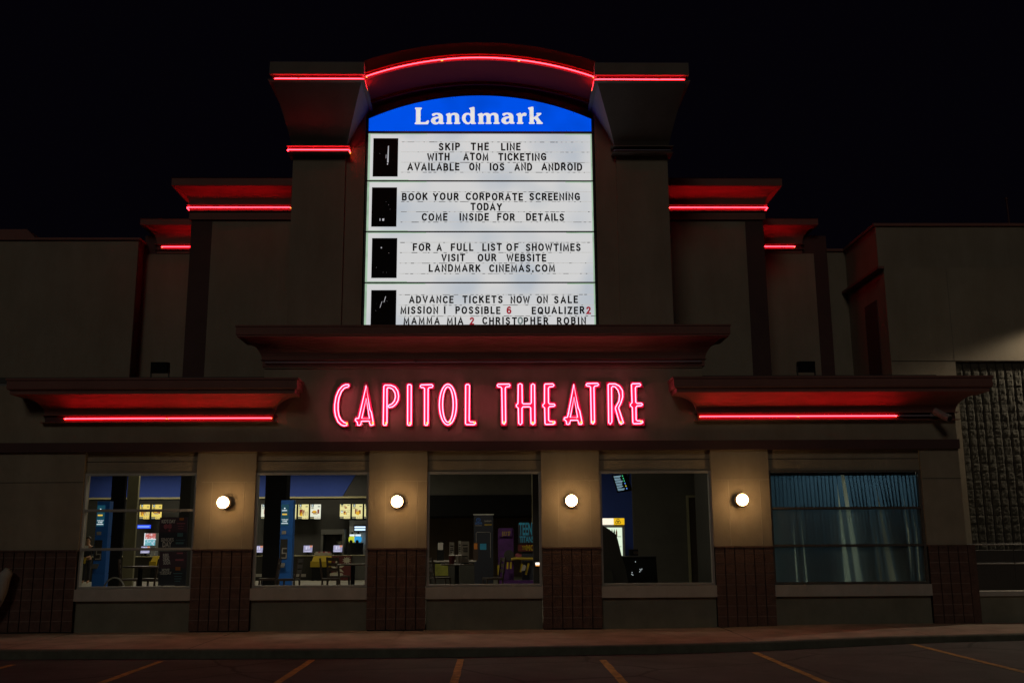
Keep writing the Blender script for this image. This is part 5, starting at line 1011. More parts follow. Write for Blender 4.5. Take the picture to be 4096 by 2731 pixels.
# ticket kiosks
def kiosk():
    t = root('ticket_kiosk', (0, 0, 0), '', 'ticket kiosk', 'blue ticket kiosks'); ORG[t.name] = Vector((0, 0, 0))
    mb = MB(); w = .20
    mb.box(-w, w, 0, .42, 0.02, .86); mb.box(-w, w, 0, .42, .872, 1.74); mb.box(-w, w, 0, .42, 1.752, 2.60); mb.box(-w + .015, w - .015, .015, .4, .0, 2.58); mb.build('body', M['kioskblue'], t)
    mb = MB(); mb.box(-.185, .06, -.02, -.002, 1.99, 2.50); sc = mb.build('poster_screen', M['screenglow'], t)
    mb = MB(); mb.text('Landmark', -.165, .0, 2.335, 2.375, -.024, bold=.02); mb.text('YOUR SEAT', -.17, .045, 2.115, 2.14, -.024, bold=.02); mb.text('IS FREE', -.13, .01, 2.07, 2.1, -.024, bold=.02)
    mb.poly([(-.17, -.024, 2.03), (.04, -.024, 2.03), (.04, -.024, 2.045), (-.17, -.024, 2.045)])
    mb.poly([(-.1, -.024, 2.39), (-.06, -.024, 2.39), (-.05, -.024, 2.41), (-.1, -.024, 2.42)]); mb.build('screen_print', M['whitelit'], sc)
    mb = MB(); mb.poly([(-.155, -.024, 2.24), (.0, -.024, 2.24), (.0, -.024, 2.275), (-.155, -.024, 2.275)]); mb.build('yellow_print', M['yellowlit'], sc)
    mb = MB(); mb.box(-.15, -.01, -.015, -.001, 1.78, 1.86); mb.build('sticker', M['postergrey'], t)
    mb = MB(); mb.box(-.18, .05, -.03, -.001, 1.18, 1.66); pn = mb.build('touch_panel', M['dark'], t)
    mb = MB(); mb.box(-.11, .04, -.034, -.031, 1.42, 1.45); mb.box(-.12, -.09, -.034, -.031, 1.3, 1.419); mb.box(-.089, .04, -.034, -.031, 1.31, 1.335); mb.box(.01, .04, -.034, -.031, 1.2, 1.309); mb.box(-.14, .009, -.034, -.031, 1.19, 1.22); mb.build('printed_notice', M['postergrey'], pn)
    mb = MB(); mb.hexa([(-.2, -.2, .98), (0, -.2, .98), (0, -.031, 1.06), (-.2, -.031, 1.06), (-.2, -.2, 1.0), (0, -.2, 1.0), (0, -.031, 1.09), (-.2, -.031, 1.09)]); mb.build('shelf', M['steel'], t)
    return t
k0 = kiosk(); k0.scale = (.76, .55, 1); k0.location = (-5.109, 5.0, 0); k0['label'] = 'tall bright blue ticket kiosk in the second window'
k1 = copy_tree(k0); k1.location = (-9.619, 5.0, 0.0); k1['label'] = 'dim blue ticket kiosk standing in the leftmost window'
# person at the counter
pX, pZ = (-16.27, 1.841)
def skinned(name, joints, edges, m, parent):
    me = bpy.data.meshes.new(name); me.from_pydata([j[0] for j in joints], edges, [])
    me.materials.append(m); o = bpy.data.objects.new(name, me); link(o, parent)
    md = o.modifiers.new('skin', 'SKIN'); md.use_smooth_shade = True
    for v, j in zip(me.skin_vertices[0].data, joints): v.radius = (j[1], j[1] if len(j) < 3 else j[2])
    me.skin_vertices[0].data[0].use_root = True
    sb = o.modifiers.new('sub', 'SUBSURF'); sb.levels = 1; sb.render_levels = 2
    return o
pr = root('person', (pX, 21, 0), 'person in dark clothes standing by the kiosk in the leftmost window', 'person')
J = [((0, 0, .95), .15, .11), ((0, 0, 1.2), .14, .10), ((0, 0, 1.42), .17, .10), ((0, 0, 1.52), .06), ((0, -.01, 1.60), .07), ((0, -.02, 1.70), .085, .1), ((0, -.01, 1.80), .06),
     ((-.19, 0, 1.42), .055), ((-.25, .02, 1.15), .045), ((-.2, -.2, 1.02), .034), ((-.16, -.27, 1.0), .03), ((.19, 0, 1.42), .055), ((.24, .02, 1.15), .045), ((.16, -.22, 1.05), .034), ((.1, -.28, 1.04), .03),
     ((-.09, 0, .88), .09), ((-.1, -.01, .5), .06), ((-.1, .02, .1), .045), ((-.1, -.12, .04), .04), ((.09, 0, .88), .09), ((.1, -.01, .5), .06), ((.1, .02, .1), .045), ((.1, -.12, .04), .04)]
E_ = [(0, 1), (1, 2), (2, 3), (3, 4), (4, 5), (5, 6), (2, 7), (7, 8), (8, 9), (9, 10), (2, 11), (11, 12), (12, 13), (13, 14), (0, 15), (15, 16), (16, 17), (17, 18), (0, 19), (19, 20), (20, 21), (21, 22)]
for hb, s_ in ((10, -1), (14, 1)):
    p = J[hb][0]
    for k in range(5):
        q = (p[0] + (k - 2) * .014, p[1] - .045 - .008 * (2 - abs(k - 2)), p[2] - .005); J.append((q, .008)); E_.append((hb, len(J) - 1))
        J.append(((q[0], q[1] - .03, q[2] - .015), .007)); E_.append((len(J) - 2, len(J) - 1))
skinned('body', J, E_, M['skin'], pr)
skinned('jacket', [((0, 0, .92), .17, .13), ((0, 0, 1.2), .16, .12), ((0, 0, 1.43), .18, .115), ((-.19, 0, 1.42), .07), ((-.25, .02, 1.15), .058), ((-.21, -.17, 1.04), .046), ((.19, 0, 1.42), .07), ((.24, .02, 1.15), .058), ((.17, -.19, 1.06), .046)], [(0, 1), (1, 2), (2, 3), (3, 4), (4, 5), (2, 6), (6, 7), (7, 8)], M['cloth'], pr)
skinned('trousers', [((0, 0, .93), .16, .12), ((-.09, 0, .86), .1), ((-.1, -.01, .5), .075), ((-.1, .02, .1), .06), ((.09, 0, .86), .1), ((.1, -.01, .5), .075), ((.1, .02, .1), .06)], [(0, 1), (1, 2), (2, 3), (0, 4), (4, 5), (5, 6)], M['cloth'], pr)
mb = MB(); mb.poly([(-.08, -.13, 1.30), (.08, -.13, 1.30), (.06, -.12, 1.48), (-.06, -.12, 1.48)]); mb.build('white_collar', M['white'], pr, org=(0, 0, 0))
mb = MB(); mb.sphere((0, .03, 1.735), .105, 14, 10, 1.1); mb.build('hair', M['hair'], pr, org=(0, 0, 0), smooth=True)
for x in (-.03, .03): mb = MB(); mb.sphere((x, -.115, 1.70), .011, 8, 6); mb.build('eye', M['black'], pr, org=(0, 0, 0))
mb = MB(); mb.box(-.02, .02, -.125, -.11, 1.635, 1.642); mb.build('mouth', M['maroon'], pr, org=(0, 0, 0))
mb = MB(); mb.hexa([(-.02, -.34, .8), (.06, -.34, .78), (.06, -.31, .78), (-.02, -.31, .8), (.04, -.33, 1.03), (.1, -.33, 1.03), (.1, -.3, 1.03), (.04, -.3, 1.03)])
o = mb.build('yellow_bag', M['yellow'], org=(0, 0, 0)); o.location = (pX, 21, 0); tag(o, 'small yellow paper bag held by the standing person', 'bag')

# poster boards inside the leftmost window
def poster_board(b, y, label, words, words2):
    t = root('poster_board', ((b[0] + b[1]) / 2, y, b[2]), label, 'poster board', 'poster boards in the leftmost window')
    xm = b[0] + (b[1] - b[0]) * .56
    mb = MB(); mb.box(b[0], b[1], y, y + .02, b[2], b[3]); mb.build('board', M['navy'], t)
    mb = MB(); mb.poly([(b[0] + .006, y - .003, (b[2] + b[3]) / 2), (b[1] - .006, y - .003, (b[2] + b[3]) / 2), (b[1] - .006, y - .003, b[3] - .006), (b[0] + .006, y - .003, b[3] - .006)]); mb.build('plum_print', M['plum'], t)
    mb = MB()
    for w_, q in words: mb.text(w_, q[0], q[1], q[2], q[3], y - .006, bold=.03)
    mb.build('lettering', M['posterwhite'], t)
    h = b[3] - b[2]; w = b[1] - b[0]
    for m, v, hh, a_, c_ in words2:
        mb = MB(); mb.poly([(b[0] + w * a_, y - .006, b[2] + h * v), (b[0] + w * c_, y - .006, b[2] + h * v), (b[0] + w * c_, y - .006, b[2] + h * (v + hh)), (b[0] + w * a_, y - .006, b[2] + h * (v + hh))]); mb.build('small_print', M[m], t)
    return t, b
t, b = poster_board((-6.905, -6.33, 1.489, 2.103), 1.0, 'dark poster board reading KIDS DAY and SENIORS DAY in the leftmost window', [("KID'S DAY", (-6.863, -6.579, 1.988, 2.055)), ("SENIOR'S", (-6.851, -6.596, 1.619, 1.683)), ('DAY', (-6.816, -6.629, 1.506, 1.607))],
  [('posterorange', .90, .08, .70, .86), ('posterpink', .78, .025, .62, .92), ('posterpink', .70, .015, .66, .88), ('posterpink', .62, .015, .68, .86), ('posterteal', .36, .12, .66, .86), ('posterteal', .24, .02, .62, .94), ('posterteal', .12, .06, .62, .90)])
mb = MB(); rr = random.Random(2)
for (cx2, cz2, r_) in ((-6.769, 1.919) + (.05,), (-6.692, 1.923) + (.05,), (-6.692, 1.838) + (.022,)):
    mb.poly([(cx2 + r_ * rr.uniform(.8, 1.1) * math.cos(k * .6283), .993 - r_ * .01, cz2 + r_ * rr.uniform(.8, 1.2) * math.sin(k * .6283)) for k in range(10)])
mb.build('picture', M['posterpink'], t)
poster_board((-6.864, -6.299, 0.732, 1.418), 1.0, 'dark poster board with a soda advert, below the other poster board', [('REEL', (-6.792, -6.663, 1.305, 1.368)), ('DEAL', (-6.787, -6.65, 1.231, 1.294)), ('SODA', (-6.775, -6.631, 1.158, 1.22)), ('MOVIE', (-6.798, -6.643, 1.014, 1.069)), ('TUESDAY', (-6.844, -6.597, 0.955, 1.009))],
  [('posterpink', .92, .04, .62, .84), ('posterpink', .72, .05, .58, .88), ('posterorange', .44, .10, .60, .78), ('posterteal', .34, .025, .54, .86), ('posterteal', .26, .02, .58, .84), ('posterteal', .19, .02, .58, .84), ('posterteal', .12, .02, .6, .8)])

# bar chairs and tables near the glass
def bar_chair(back_m=None):
    t = root('bar_chair', (0, 0, 0), '', 'bar chair', 'bar chairs near the windows'); ORG[t.name] = Vector((0, 0, 0))
    mb = MB(); mb.box(-.2, .2, -.2, .2, .73, .77); mb.build('seat', M['wood'], t)
    for sx in (-1, 1):
        for sy in (-1, 1):
            mb = MB(); mb.bar((sx * .18, sy * .18, .73), (sx * .215, sy * .215, 0), .035); mb.build('leg', M['wood'], t)
    for sy in (-1, 1):
        mb = MB(); mb.bar((-.19, sy * .17, .77), (-.25, sy * .17, 1.22), .035); mb.build('back_post', M['wood'], t)
    mb = MB()
    for z in (.92, 1.04, 1.17): mb.bar((-.21 - (z - .8) * .1, -.17, z), (-.21 - (z - .8) * .1, .17, z), .02, .08)
    mb.build('backrest', back_m or M['wood'], t)
    mb = MB(); mb.bar((-.2, -.2, .3), (.2, -.2, .3), .025); mb.bar((-.2, .2, .3), (.2, .2, .3), .025); mb.bar((.2, -.2, .25), (.2, .2, .25), .025); mb.build('stretcher', M['wood'], t)
    return t
ch = bar_chair()
for i, (x, y, rz, l) in enumerate(((-3.773, 3.6, 8, 'dark bar chair facing the bar table in the second window'), (-4.679, 3.4, 172, 'dark bar chair before the blue ticket kiosk'), (-5.235, 3.8, 185, 'dark bar chair before the black column in the second window'),
        (-3.835, 5.2, 60, 'dark bar chair behind the bar table in the second window'), (-0.038, 3.2, 195, 'dark bar chair before the purple film display'), (-1.263, 3.8, 20, 'dark bar chair at the left of the middle window'), (-8.068, 4.2, 170, 'dark bar chair before the poster boards in the leftmost window'), (-8.51, 4.0, 15, 'dark bar chair left of the bar table in the leftmost window'))):
    o = ch if i == 0 else copy_tree(ch)
    o.location = (x, y, 0); o.rotation_euler = (0, 0, R(rz)); o['label'] = l
def bar_table():
    t = root('bar_table', (0, 0, 0), '', 'bar table', 'bar tables near the windows'); ORG[t.name] = Vector((0, 0, 0))
    mb = MB(); mb.lathe([(.36, 1.045), (.38, 1.05), (.38, 1.07), (.365, 1.08)], n=28); mb.build('tabletop', M['wood'], t)
    mb = MB(); mb.lathe([(.05, .03), (.05, 1.045)], n=14); mb.build('post', M['black'], t)
    mb = MB(); mb.lathe([(.27, 0), (.27, .015), (.06, .03)], n=20); mb.build('base', M['black'], t)
    return t
tb = bar_table()
for i, (x, y, l) in enumerate(((-3.305, 3.9, 'round bar table at the right of the second window'), (-7.921, 3.0, 'round bar table in the leftmost window'), (-0.862, 3.4, 'round bar table carrying menu cards in the middle window'))):
    o = tb if i == 0 else copy_tree(tb)
    o.location = (x, y, 0); o['label'] = l
def tub_chair():
    t = root('tub_chair', (0, 0, 0), '', 'tub chair', 'low tub chairs'); ORG[t.name] = Vector((0, 0, 0))
    mb = MB(); mb.lathe([(.24, .40), (.26, .43), (.25, .47)], n=20); mb.build('seat', M['black'], t)
    mb = MB(); mb.tube([(.26 * math.cos(a_), .1 + .0 * a_, .42 + .42 * math.sin(a_)) for a_ in [k * math.pi / 14 for k in range(15)]], .016, 8); mb.build('back_hoop', M['steel'], t)
    for k in range(4):
        a_ = math.pi / 4 + k * math.pi / 2; mb = MB(); mb.tube([(.2 * math.cos(a_), .2 * math.sin(a_), .41), (.23 * math.cos(a_), .23 * math.sin(a_), 0)], .014, 6); mb.build('leg', M['steel'], t)
    return t
tc_ = tub_chair(); tc_.location = (-8.153, 2.0, 0.02); tc_['label'] = 'low tub chair with a shiny arched back rail before the black column'
# menu cards, cups on the middle window's table
tX = -0.862
def card(b, y, m, label, z0):
    t = root('menu_card', ((b[0] + b[1]) / 2, y, z0), label, 'menu card', 'menu cards on the bar table')
    mb = MB(); mb.box(b[0], b[1], y, y + .012, z0 + .02, b[3]); mb.build('card', M[m], t)
    mb = MB(); w, h = b[1] - b[0], b[3] - z0
    for k, v in enumerate((.8, .68, .6, .52, .3)): mb.poly([(b[0] + w * (.15 + .05 * (k % 2)), y - .002, z0 + h * v), (b[1] - w * .18, y - .002, z0 + h * v), (b[1] - w * .18, y - .002, z0 + h * (v + .05)), (b[0] + w * (.15 + .05 * (k % 2)), y - .002, z0 + h * (v + .05))])
    mb.build('card_print', M['dark'], t)
    mb = MB(); mb.box(b[0], b[1], y - .03, y + .05, z0, z0 + .02); mb.build('foot', M['black'], t)
card((-0.76, -0.58, 1.364, 1.579), 3.3, 'postergrey', 'pale menu card with a dark picture, right on the bar table', 1.08)
card((-0.829, -0.77, 1.353, 1.59), 3.45, 'white', 'narrow white menu card edge-on beside the pale card', 1.08)
card((-1.035, -0.925, 1.364, 1.561), 3.4, 'postergrey', 'narrow grey menu card at the left of the bar table', 1.08)
b = (-1.446, -1.31, 1.369, 1.548)
t = root('counter_sign', ((b[0] + b[1]) / 2, 6, 1.1), 'small white framed sign on the condiment stand', 'sign')
mb = MB(); mb.box(b[0] - .02, b[1] + .02, 6.0, 6.02, 1.1, b[3] + .02); mb.build('frame', M['black'], t)
mb = MB(); mb.poly([(b[0], 5.996, b[2]), (b[1], 5.996, b[2]), (b[1], 5.996, b[3]), (b[0], 5.996, b[3])]); mb.build('paper', M['postergrey'], t)
b = (-0.544, -0.416, 1.363, 1.547)
t = root('counter_sign', ((b[0] + b[1]) / 2, 6, 1.1), 'small brown sign with a stripe beside the roll-up banner', 'sign')
mb = MB(); mb.box(b[0], b[1], 6.0, 6.02, 1.1, b[3]); mb.build('frame', M['wood'], t)
mb = MB(); w, h = b[1] - b[0], b[3] - b[2]; mb.poly([(b[0] + .02, 5.996, b[2] + h * .1), (b[1] - .02, 5.996, b[2] + h * .1), (b[1] - .02, 5.996, b[3] - .02), (b[0] + .02, 5.996, b[3] - .02)]); mb.build('paper', M['posterorange'], t)
cs = root('condiment_stand', (-1.16, 6.2, 0), 'dark condiment stand with a pale top in the middle window', 'stand')
x0_, x1_ = -1.708, -0.467
mb = MB(); mb.box(x0_, x1_, 5.9, 6.5, 1.07, 1.1); mb.build('top', M['postergrey'], cs)
mb = MB(); mb.box(x0_ + .05, x1_ - .05, 5.95, 6.45, 0, 1.069); mb.build('cabinet', M['lobbydark'], cs)
b = (-1.509, -1.177, 0.83, 1.024)
mb = MB(); mb.box(b[0], b[1], 5.93, 5.949, b[2] - .1, b[3]); mb.build('green_panel', mat('dull_green_panel', (.20, .21, .03), .7, var=.3, vscale=6), cs)
for k, x in enumerate((-0.971, -0.819)):
    t = root('drink_cup', (x, 3.25, 1.08), ['tall reddish drink cup on the bar table', 'tall clear drink cup on the bar table'][k], 'cup')
    mb = MB(); mb.lathe([(.055, 0), (.075, .18)], (x, 3.25, 1.08), 'z', 16); mb.build('cup', M['maroon'] if k == 0 else M['postergrey'], t)
    mb = MB(); mb.lathe([(.078, .18), (.078, .19), (.06, .2)], (x, 3.25, 1.08), 'z', 16); mb.build('lid', M['postergrey'], t)
    mb = MB(); mb.tube([(x, 3.25, 1.28), (x + .03, 3.25, 1.36)], .006, 6); mb.build('straw', M['white'], t)
# roll-up banner
b = (-0.57, -0.031, 0.621, 2.286)
t = root('roll_up_banner', ((b[0] + b[1]) / 2, 8, 0), 'black roll-up banner with a phone outline in the middle window', 'banner')
mb = MB(); mb.box(b[0], b[1], 8.0, 8.01, .06, b[3]); mb.build('fabric', M['navy'], t)
mb = MB(); mb.box(b[0] - .02, b[1] + .02, 7.99, 8.03, b[3], b[3] + .03); mb.build('top_rail', M['white'], t)
mb = MB(); mb.box(b[0], b[1], 7.93, 8.1, 0, .06); mb.build('base', M['applsteel'], t)
mb = MB(); q = (-0.533, -0.344, 2.028, 2.085); mb.text('atom', q[0], q[1], q[2] + .01, q[3] + .03, 7.994, bold=.015)
cx2, cz2 = (-0.441, 2.152); mb.tube([(cx2 + .055 * math.cos(k * .5236), 7.992, cz2 + .055 * math.sin(k * .5236)) for k in range(12)], .009, 6, closed=True); mb.tube([(cx2 + .025 * math.cos(k * .7854), 7.992, cz2 + .025 * math.sin(k * .7854)) for k in range(8)], .008, 6, closed=True); mb.build('blue_logo', M['logoblue'], t)
mb = MB(); q = (-0.271, -0.077, 2.103, 2.143); mb.text('Landmark', q[0], q[1], q[2], q[3] + .01, 7.994, bold=.02)
q = (-0.533, -0.344, 1.995, 2.008); mb.poly([(q[0], 7.994, q[2]), (q[1], 7.994, q[2]), (q[1], 7.994, q[3]), (q[0], 7.994, q[3])])
P = [(-0.503, 1.137), (-0.504, 1.8), (-0.475, 1.823), (-0.136, 1.821), (-0.107, 1.797), (-0.108, 1.135)]; mb.tube([(x, 7.993, z) for x, z in P], .007, 6); mb.build('white_print', M['postergrey'], t)
mb = MB(); q = (-0.274, -0.072, 2.003, 2.04); mb.poly([(q[0], 7.994, q[2]), (q[1], 7.994, q[2]), (q[1], 7.994, q[3]), (q[0], 7.994, q[3])]); mb.build('yellow_print', M['yellow'], t)
mb = MB(); q = (-0.397, -0.223, 1.349, 1.513); mb.poly([(q[0], 7.994, q[2]), (q[1], 7.994, q[2]), (q[1], 7.994, q[3]), (q[0], 7.994, q[3])]); mb.build('picture', M['titleblue'], t)
# film display of printed card
b = (0.096, 0.514, 0.472, 1.913)
fd = root('film_display', (0.562, 7.2, 0), 'purple cardboard film display with a blue title in the middle window', 'display')
mb = MB(); mb.box(b[0], b[1], 7.3, 7.36, 0, b[3]); mb.box(b[0] + .2, b[1] - .1, 7.36, 7.7, 0, 1.0); mb.build('backboard', M['purple'], fd)
b2 = (0.13, 0.472, 1.702, 1.92); mb = MB(); mb.box(b2[0], b2[1], 7.22, 7.29, b2[2], b2[3]); bd = mb.build('date_board', M['purple'], fd)
q = (0.203, 0.43, 1.729, 1.829); mb = MB(); mb.text('JULY 27', q[0], q[1], q[2], q[3], 7.215, bold=.03); mb.build('lettering', M['yellow'], bd)
b3 = (0.635, 1.04, 1.516, 2.014); mb = MB(); mb.box(b3[0], b3[1] + .1, 7.05, 7.12, b3[2], b3[3]); mb.box(b3[0] + .1, b3[1], 7.12, 7.3, 0.4, b3[3] - .1); td = mb.build('title_board', M['navy'], fd)
mb = MB(); q = (0.655, 1.024, 1.74, 1.91); mb.text('TEEN', q[0], q[1] - .02, q[2], q[3] + .14, 7.045, bold=.025); q = (0.672, 1.027, 1.523, 1.697); mb.text('TITANS', q[0], q[1] + .02, q[2] + .02, q[3], 7.045, bold=.025); mb.build('lettering', M['titleblue'], td)
b4 = (0.628, 1.034, 1.306, 1.486); mb = MB(); mb.box(b4[0], b4[1] + .1, 7.06, 7.1, b4[2], b4[3]); rb = mb.build('lower_title', M['maroon'], fd)
q = (0.847, 1.03, 1.332, 1.473); mb = MB(); mb.text('MO', q[0], q[1] + .04, q[2], q[3], 7.05, bold=.03); q = (0.738, 0.838, 1.351, 1.442); mb.text('TO THE', q[0], q[1], q[2], q[3], 7.05, bold=.04); mb.build('lettering', M['yellow'], rb)
mb = MB(); P = [(0.444, 1.102), (0.565, 1.124), (1.031, 1.11)]; mb.tube([(x, 7.0, z) for x, z in P], .035, 8)
for xa, za, xb, zb in [(0.734, 0.987, 0.686, 0.772), (0.909, 0.998, 0.825, 0.704), (0.351, 1.035, 0.339, 0.854), (0.432, 1.034, 0.432, 0.865), (0.102, 0.957, 0.111, 0.697)]: mb.bar((xa, 7.0, za), (xb, 7.0, zb), .05, .04)
mb.build('yellow_frame', M['yellow'], fd)
mb = MB(); P = [(0.698, 0.802), (0.803, 0.817), (0.834, 0.919), (0.804, 0.96), (0.75, 0.953)]; mb.prism([(x, z) for x, z in P], 6.9, 6.95); mb.build('pale_slide', M['postergrey'], fd)
b5 = (0.094, 1.026, 0.438, 0.669); mb = MB(); mb.box(b5[0], b5[1], 6.8, 7.29, 0, b5[2] + .12); mb.box(b5[0] + .1, b5[1], 6.7, 6.8, 0, b5[2] + .05); mb.build('base', M['purple'], fd)
# blank printed shapes on the display instead of its figures
for k, (m, q) in enumerate((('dark', (0.248, 0.527, 1.058, 1.352)), ('posterpink', (0.55, 0.725, 1.147, 1.26)))):
    mb = MB(); mb.prism([(q[0] + (q[1] - q[0]) * (.5 + .5 * math.cos(k2 * .6283)), q[2] + (q[3] - q[2]) * (.5 + .5 * math.sin(k2 * .6283))) for k2 in range(10)], 7.14, 7.2); mb.build('printed_shape', M[m], fd)

# drinks fridge, screen, and the dark shapes of the fourth window
b = (3.976, 4.902, 1.04, 2.398)
fr = root('drinks_fridge', ((b[0] + b[1]) / 2, 18.4, 0), 'lit drinks fridge with a yellow header in the fourth window', 'fridge')
zh0, zh1 = 2.15, b[3]; xd1 = 4.801
mb = MB(); mb.box(b[0], b[1], 18.05, 18.8, 0, zh1); mb.build('cabinet', M['applsteel'], fr)
mb = MB(); xg = 4.485; mb.box(b[0] + .01, xg, 18.0, 18.049, zh0, zh1 - .01); mb.build('header_white', M['fridgewhite'], fr)
mb = MB(); mb.box(xg + .001, b[1] - .01, 18.0, 18.049, zh0, zh1 - .01); hg = mb.build('header_gold', M['fridgegold'], fr)
mb = MB(); cx2, cz2 = (4.65, 2.269)
for dx_, dz_ in ((0, .05), (-.05, -.035), (.05, -.035)): mb.tube([(cx2 + dx_ + .045 * math.cos(k * .5236), 17.99, cz2 + dz_ + .045 * math.sin(k * .5236)) for k in range(12)], .011, 6, closed=True)
mb.build('ring_emblem', M['navy'], hg)
zi1 = 2.043
mb = MB(); mb.box(b[0] + .05, xd1, 18.03, 18.049, .15, zi1); dr = mb.build('lit_interior', M['fridgelit'], fr)
for k, z in enumerate((.55, .95, 1.35, 1.72)):
    mb = MB(); mb.box(b[0] + .05, xd1 - .05, 17.98, 18.028, z - .02, z); sh = mb.build('shelf', M['white'], dr)
    for i in range(7):
        x = b[0] + .1 + i * .085
        mb = MB(); mb.lathe([(.028, 0), (.03, .01), (.03, .17), (.012, .22), (.012, .26)], (x, 17.995, z + .001), 'z', 10); mb.build('drink_bottle', M['bottleorange'] if (i + k) % 3 == 0 else M['bottle'], sh)
zs_ = [(4.036, 3.719), (4.366, 3.753), (4.187, 3.199), (4.531, 3.244)]
(xa, za), (xb, zb), (xc, zc2), (xd, zd) = zs_
tv = root('listing_screen', ((xa + xd) / 2, 14, zc2), 'tilted hanging screen with a lit listing in the fourth window', 'screen')
A_ = Vector((xa, 14.0, za)); B2 = Vector((xb, 14.0, zb)); C2 = Vector((xc, 14.0, zc2)); D_ = Vector((xd, 14.0, zd)); ex = (B2 - A_).normalized(); ez = (A_ - C2).normalized()
mb = MB(); o_ = Vector((0, .06, 0)); Q = [C2 - ex * .03 - ez * .04, D_ + ex * .14 - ez * .04, B2 + ex * .14 + ez * .03, A_ - ex * .03 + ez * .03]
mb.faces([q for q in Q] + [q + o_ for q in Q], [(0, 1, 2, 3), (7, 6, 5, 4), (0, 4, 5, 1), (1, 5, 6, 2), (2, 6, 7, 3), (3, 7, 4, 0)]); cs_ = mb.build('case', M['black'], tv)
def tq(m, u0, u1, v0, v1):
    f_ = lambda u, v: (A_ * (1 - u) + B2 * u) * (1 - v) + (C2 * (1 - u) + D_ * u) * v + Vector((0, -.006, 0))
    m.poly([f_(u0, v1), f_(u1, v1), f_(u1, v0), f_(u0, v0)])
mb = MB(); mg = MB()
for k in range(6):
    v = .03 + k * .165; rr = random.Random(k)
    tq(mb, .03, rr.uniform(.6, .8), v, v + .05); tq(mb, .03, rr.uniform(.45, .7), v + .075, v + .11)
mb.build('listing_text', M['tvrow'], cs_)
for k, m in enumerate(('tvgreen', 'tvgreen', 'tvgreen', 'tvblue', 'tvyellow', 'tvblue')):
    mg = MB(); tq(mg, .88, .98, .02 + k * .165, .11 + k * .165); mg.build('rating_mark', M[m], cs_)
mb = MB(); mb.tube([((xb + xd) / 2 + .1, 14.06, (zb + zd) / 2), ((xb + xd) / 2 + .25, 14.2, 4.7)], .03, 8); mb.build('hanger', M['black'], tv)
P = [(2.423, 0.542), (2.455, 1.98), (2.538, 1.949), (2.713, 1.846), (2.891, 1.712), (2.925, 1.589), (2.999, 1.253), (3.094, 0.919), (3.149, 0.537)]
ac = root('arcade_cabinet', (P[0][0], 4.3, 0), 'dark sloping arcade cabinet silhouette before the lit fridge', 'arcade cabinet')
P2 = [(P[-1][0] + .05, .0), (P[-1][0], P[-1][1])] + [(x, z) for x, z in reversed(P[1:-1])] + [(P[1][0], 0)]
mb = MB(); mb.prism([(x, z) for x, z in P2], 4.0, 4.7); mb.build('body', M['dark'], ac)
mb = MB(); mb.hexa([(P[1][0] + .1, 3.9, .5), (P[1][0] + .35, 3.9, .5), (P[1][0] + .35, 3.999, .5), (P[1][0] + .1, 3.999, .5), (P[1][0] + .1, 3.95, .9), (P[1][0] + .3, 3.95, .9), (P[1][0] + .3, 3.999, .9), (P[1][0] + .1, 3.999, .9)]); mb.build('control_panel', M['lobbydark'], ac)
b = (3.125, 4.022, 0.515, 1.219)
dt = root('covered_table', ((b[0] + b[1]) / 2, 5.3, 0), 'dark covered table right of the arcade cabinet', 'table')
mb = MB(); mb.hexa([(b[0], 5.0, 0), (b[1], 5.0, 0), (b[1], 5.7, 0), (b[0], 5.7, 0), (b[0] + .02, 5.05, b[3] - .05), (b[1] - .04, 5.05, b[3] - .05), (b[1] - .04, 5.65, b[3] - .05), (b[0] + .02, 5.65, b[3] - .05)]); mb.build('cloth', M['black'], dt)
mb = MB(); mb.box(b[0], b[1] - .02, 5.03, 5.68, b[3] - .049, b[3] - .02); mb.build('top', M['dark'], dt)
mb = MB(); rr = random.Random(5)
for u, v in ((.28, .42), (.27, .36), (.30, .33), (.50, .52), (.52, .48), (.49, .44), (.55, .53), (.38, .78)):
    x, z = b[0] + (b[1] - b[0]) * u, b[2] + (b[3] - b[2]) * v; mb.box(x - .006, x + .006, 5.0, 5.03, z - .007, z + .007)
mb.build('stud', M['whitelit'], dt)
b = (3.491, 3.709, 1.209, 1.352)
t = root('candy_dispenser', ((b[0] + b[1]) / 2, 6.2, 0), 'small dark box with a brown label behind the covered table', 'box')
mb = MB(); mb.box(b[0], b[1], 6.2, 6.4, 0, b[3]); mb.build('box_body', M['black'], t)
mb = MB(); mb.box(b[0] + .1, b[1], 6.18, 6.199, b[2] + .02, b[3] - .05); mb.build('paper', M['wood'], t)
P = [(5.398, 0.365), (5.496, 2.735), (5.765, 2.734), (5.713, 1.527)]
dd = root('interior_door', ((P[0][0] + P[2][0]) / 2, 7.95, 0), 'dark interior door with a dim pale frame in the fourth window', 'door')
mb = MB(); mb.box(P[0][0] - .06, P[0][0], 7.9, 7.999, 0, P[1][1]); mb.box(P[0][0] - .06, P[2][0] + .06, 7.9, 7.999, P[1][1], P[1][1] + .06); mb.box(P[2][0], P[2][0] + .06, 7.9, 7.999, 0, P[1][1]); mb.build('frame', M['olive'], dd)
mb = MB(); mb.box(P[0][0], P[2][0], 7.94, 7.998, 0, P[1][1]); lf = mb.build('leaf', M['wood'], dd)
mb = MB(); mb.sphere((P[2][0] - .08, 7.9, 1.0), .035, 10, 8); mb.build('handle', M['steel'], lf)

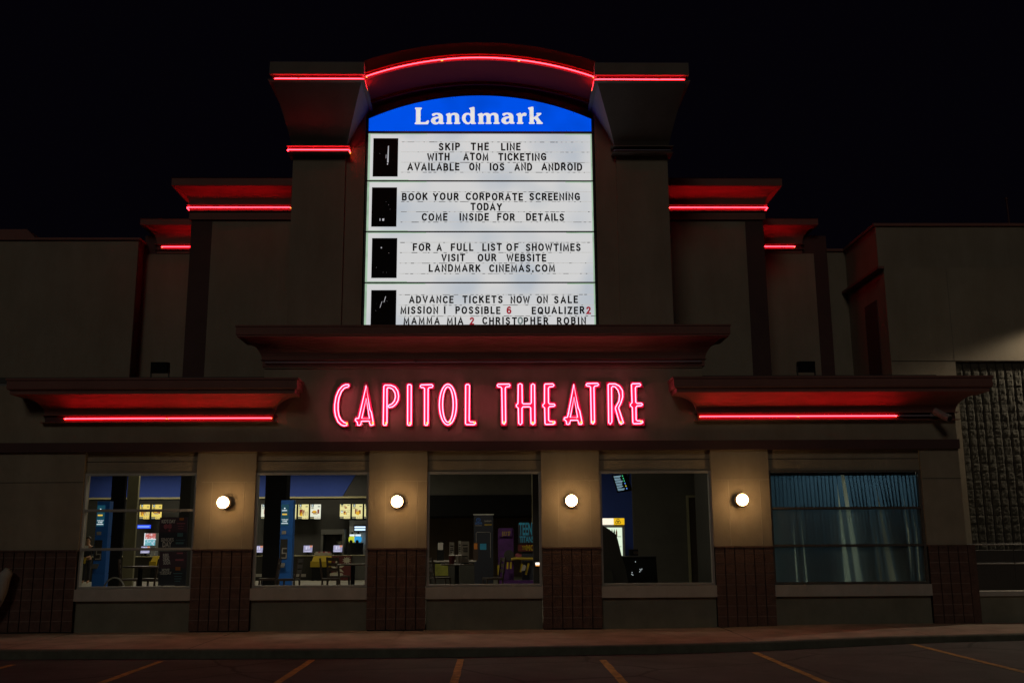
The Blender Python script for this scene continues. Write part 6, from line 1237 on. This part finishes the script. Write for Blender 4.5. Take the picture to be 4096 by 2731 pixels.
# vertical blinds in the rightmost window: one fabric slat after another, some leaning so that wedges of light show
vb = root('vertical_blinds', (7.04, 0.3, 2.9), 'blue vertical blinds with bright wedges between slats in the wide right window', 'blinds')
xl, xr = 5.56, 8.53; zt_, zb_ = 2.86, 0.74
mb = MB(); mb.box(xl - .04, xr + .03, .24, .30, zt_, zt_ + .05); mb.build('head_rail', M['dark'], vb)
gx = [5.604, 5.99, 6.151, 6.943, 7.115, 7.57, 7.715, 8.273, 8.429, 8.593, 8.667]
lean = [(0, 0), (.055, .03), (.085, .02), (.16, .13), (.22, .10), (.17, .15), (.30, .05), (.10, .07), (.11, .08), (.10, .06)]
for k in range(len(gx) - 1):
    a, b = gx[k], gx[k + 1]; n = max(1, round((b - a) / .078)); pw = (b - a) / n
    for i in range(n):
        if k == 3 and i == n - 1: continue
        u = i / max(1, n - 1); L_ = lean[k][0] + (lean[k][1] - lean[k][0]) * u
        top = random.uniform(-.003, .003); xa = a + i * pw + top; ya = .265 + (.006 if i % 2 else 0)
        zbot = zb_ if not (k >= 8) else zb_
        mb = MB(); seg = 6
        for s_ in range(seg):
            v0, v1 = s_ / seg, (s_ + 1) / seg
            z0_, z1_ = zb_ + (zt_ - zb_) * v0, zb_ + (zt_ - zb_) * v1
            s0, s1 = (1 - v0) ** 1.0 * L_, (1 - v1) ** 1.0 * L_
            if k == 7 or k == 8 or k == 9: s0, s1 = (s0, s1) if v0 > .34 else (s0 - .12 * (.34 - v0), s1 - .12 * (.34 - v1))
            mb.poly([(xa - .002 + s0, ya, z0_), (xa + pw + .020 + s0, ya + .016, z0_), (xa + pw + .020 + s1, ya + .016, z1_), (xa - .002 + s1, ya, z1_)])
        mb.build('slat', M['blind'], vb)
t = root('ceiling_light', (7.2, 1.2, 3.4), 'lit office ceiling panel behind the blue blinds', 'ceiling light')
mb = MB(); mb.box(5.9, 8.6, 0.9, 1.5, 3.42, 3.46); mb.build('frame', M['white'], t)
mb = MB(); mb.poly([(5.92, 0.92, 3.415), (5.92, 1.48, 3.415), (8.58, 1.48, 3.415), (8.58, 0.92, 3.415)]); mb.build('diffuser', M['officelight'], t)
mb = MB(); mb.box(6.4, 7.9, 3.2, 3.9, .72, .76); t = root('desk', (7.1, 3.5, 0), 'office desk dimly seen behind the blue blinds', 'desk'); mb.build('desk_top', M['wood'], t)
for x, y in ((6.45, 3.25), (7.82, 3.25), (6.45, 3.82), (7.82, 3.82)): mb = MB(); mb.box(x, x + .05, y, y + .05, 0, .719); mb.build('leg', M['dark'], t)
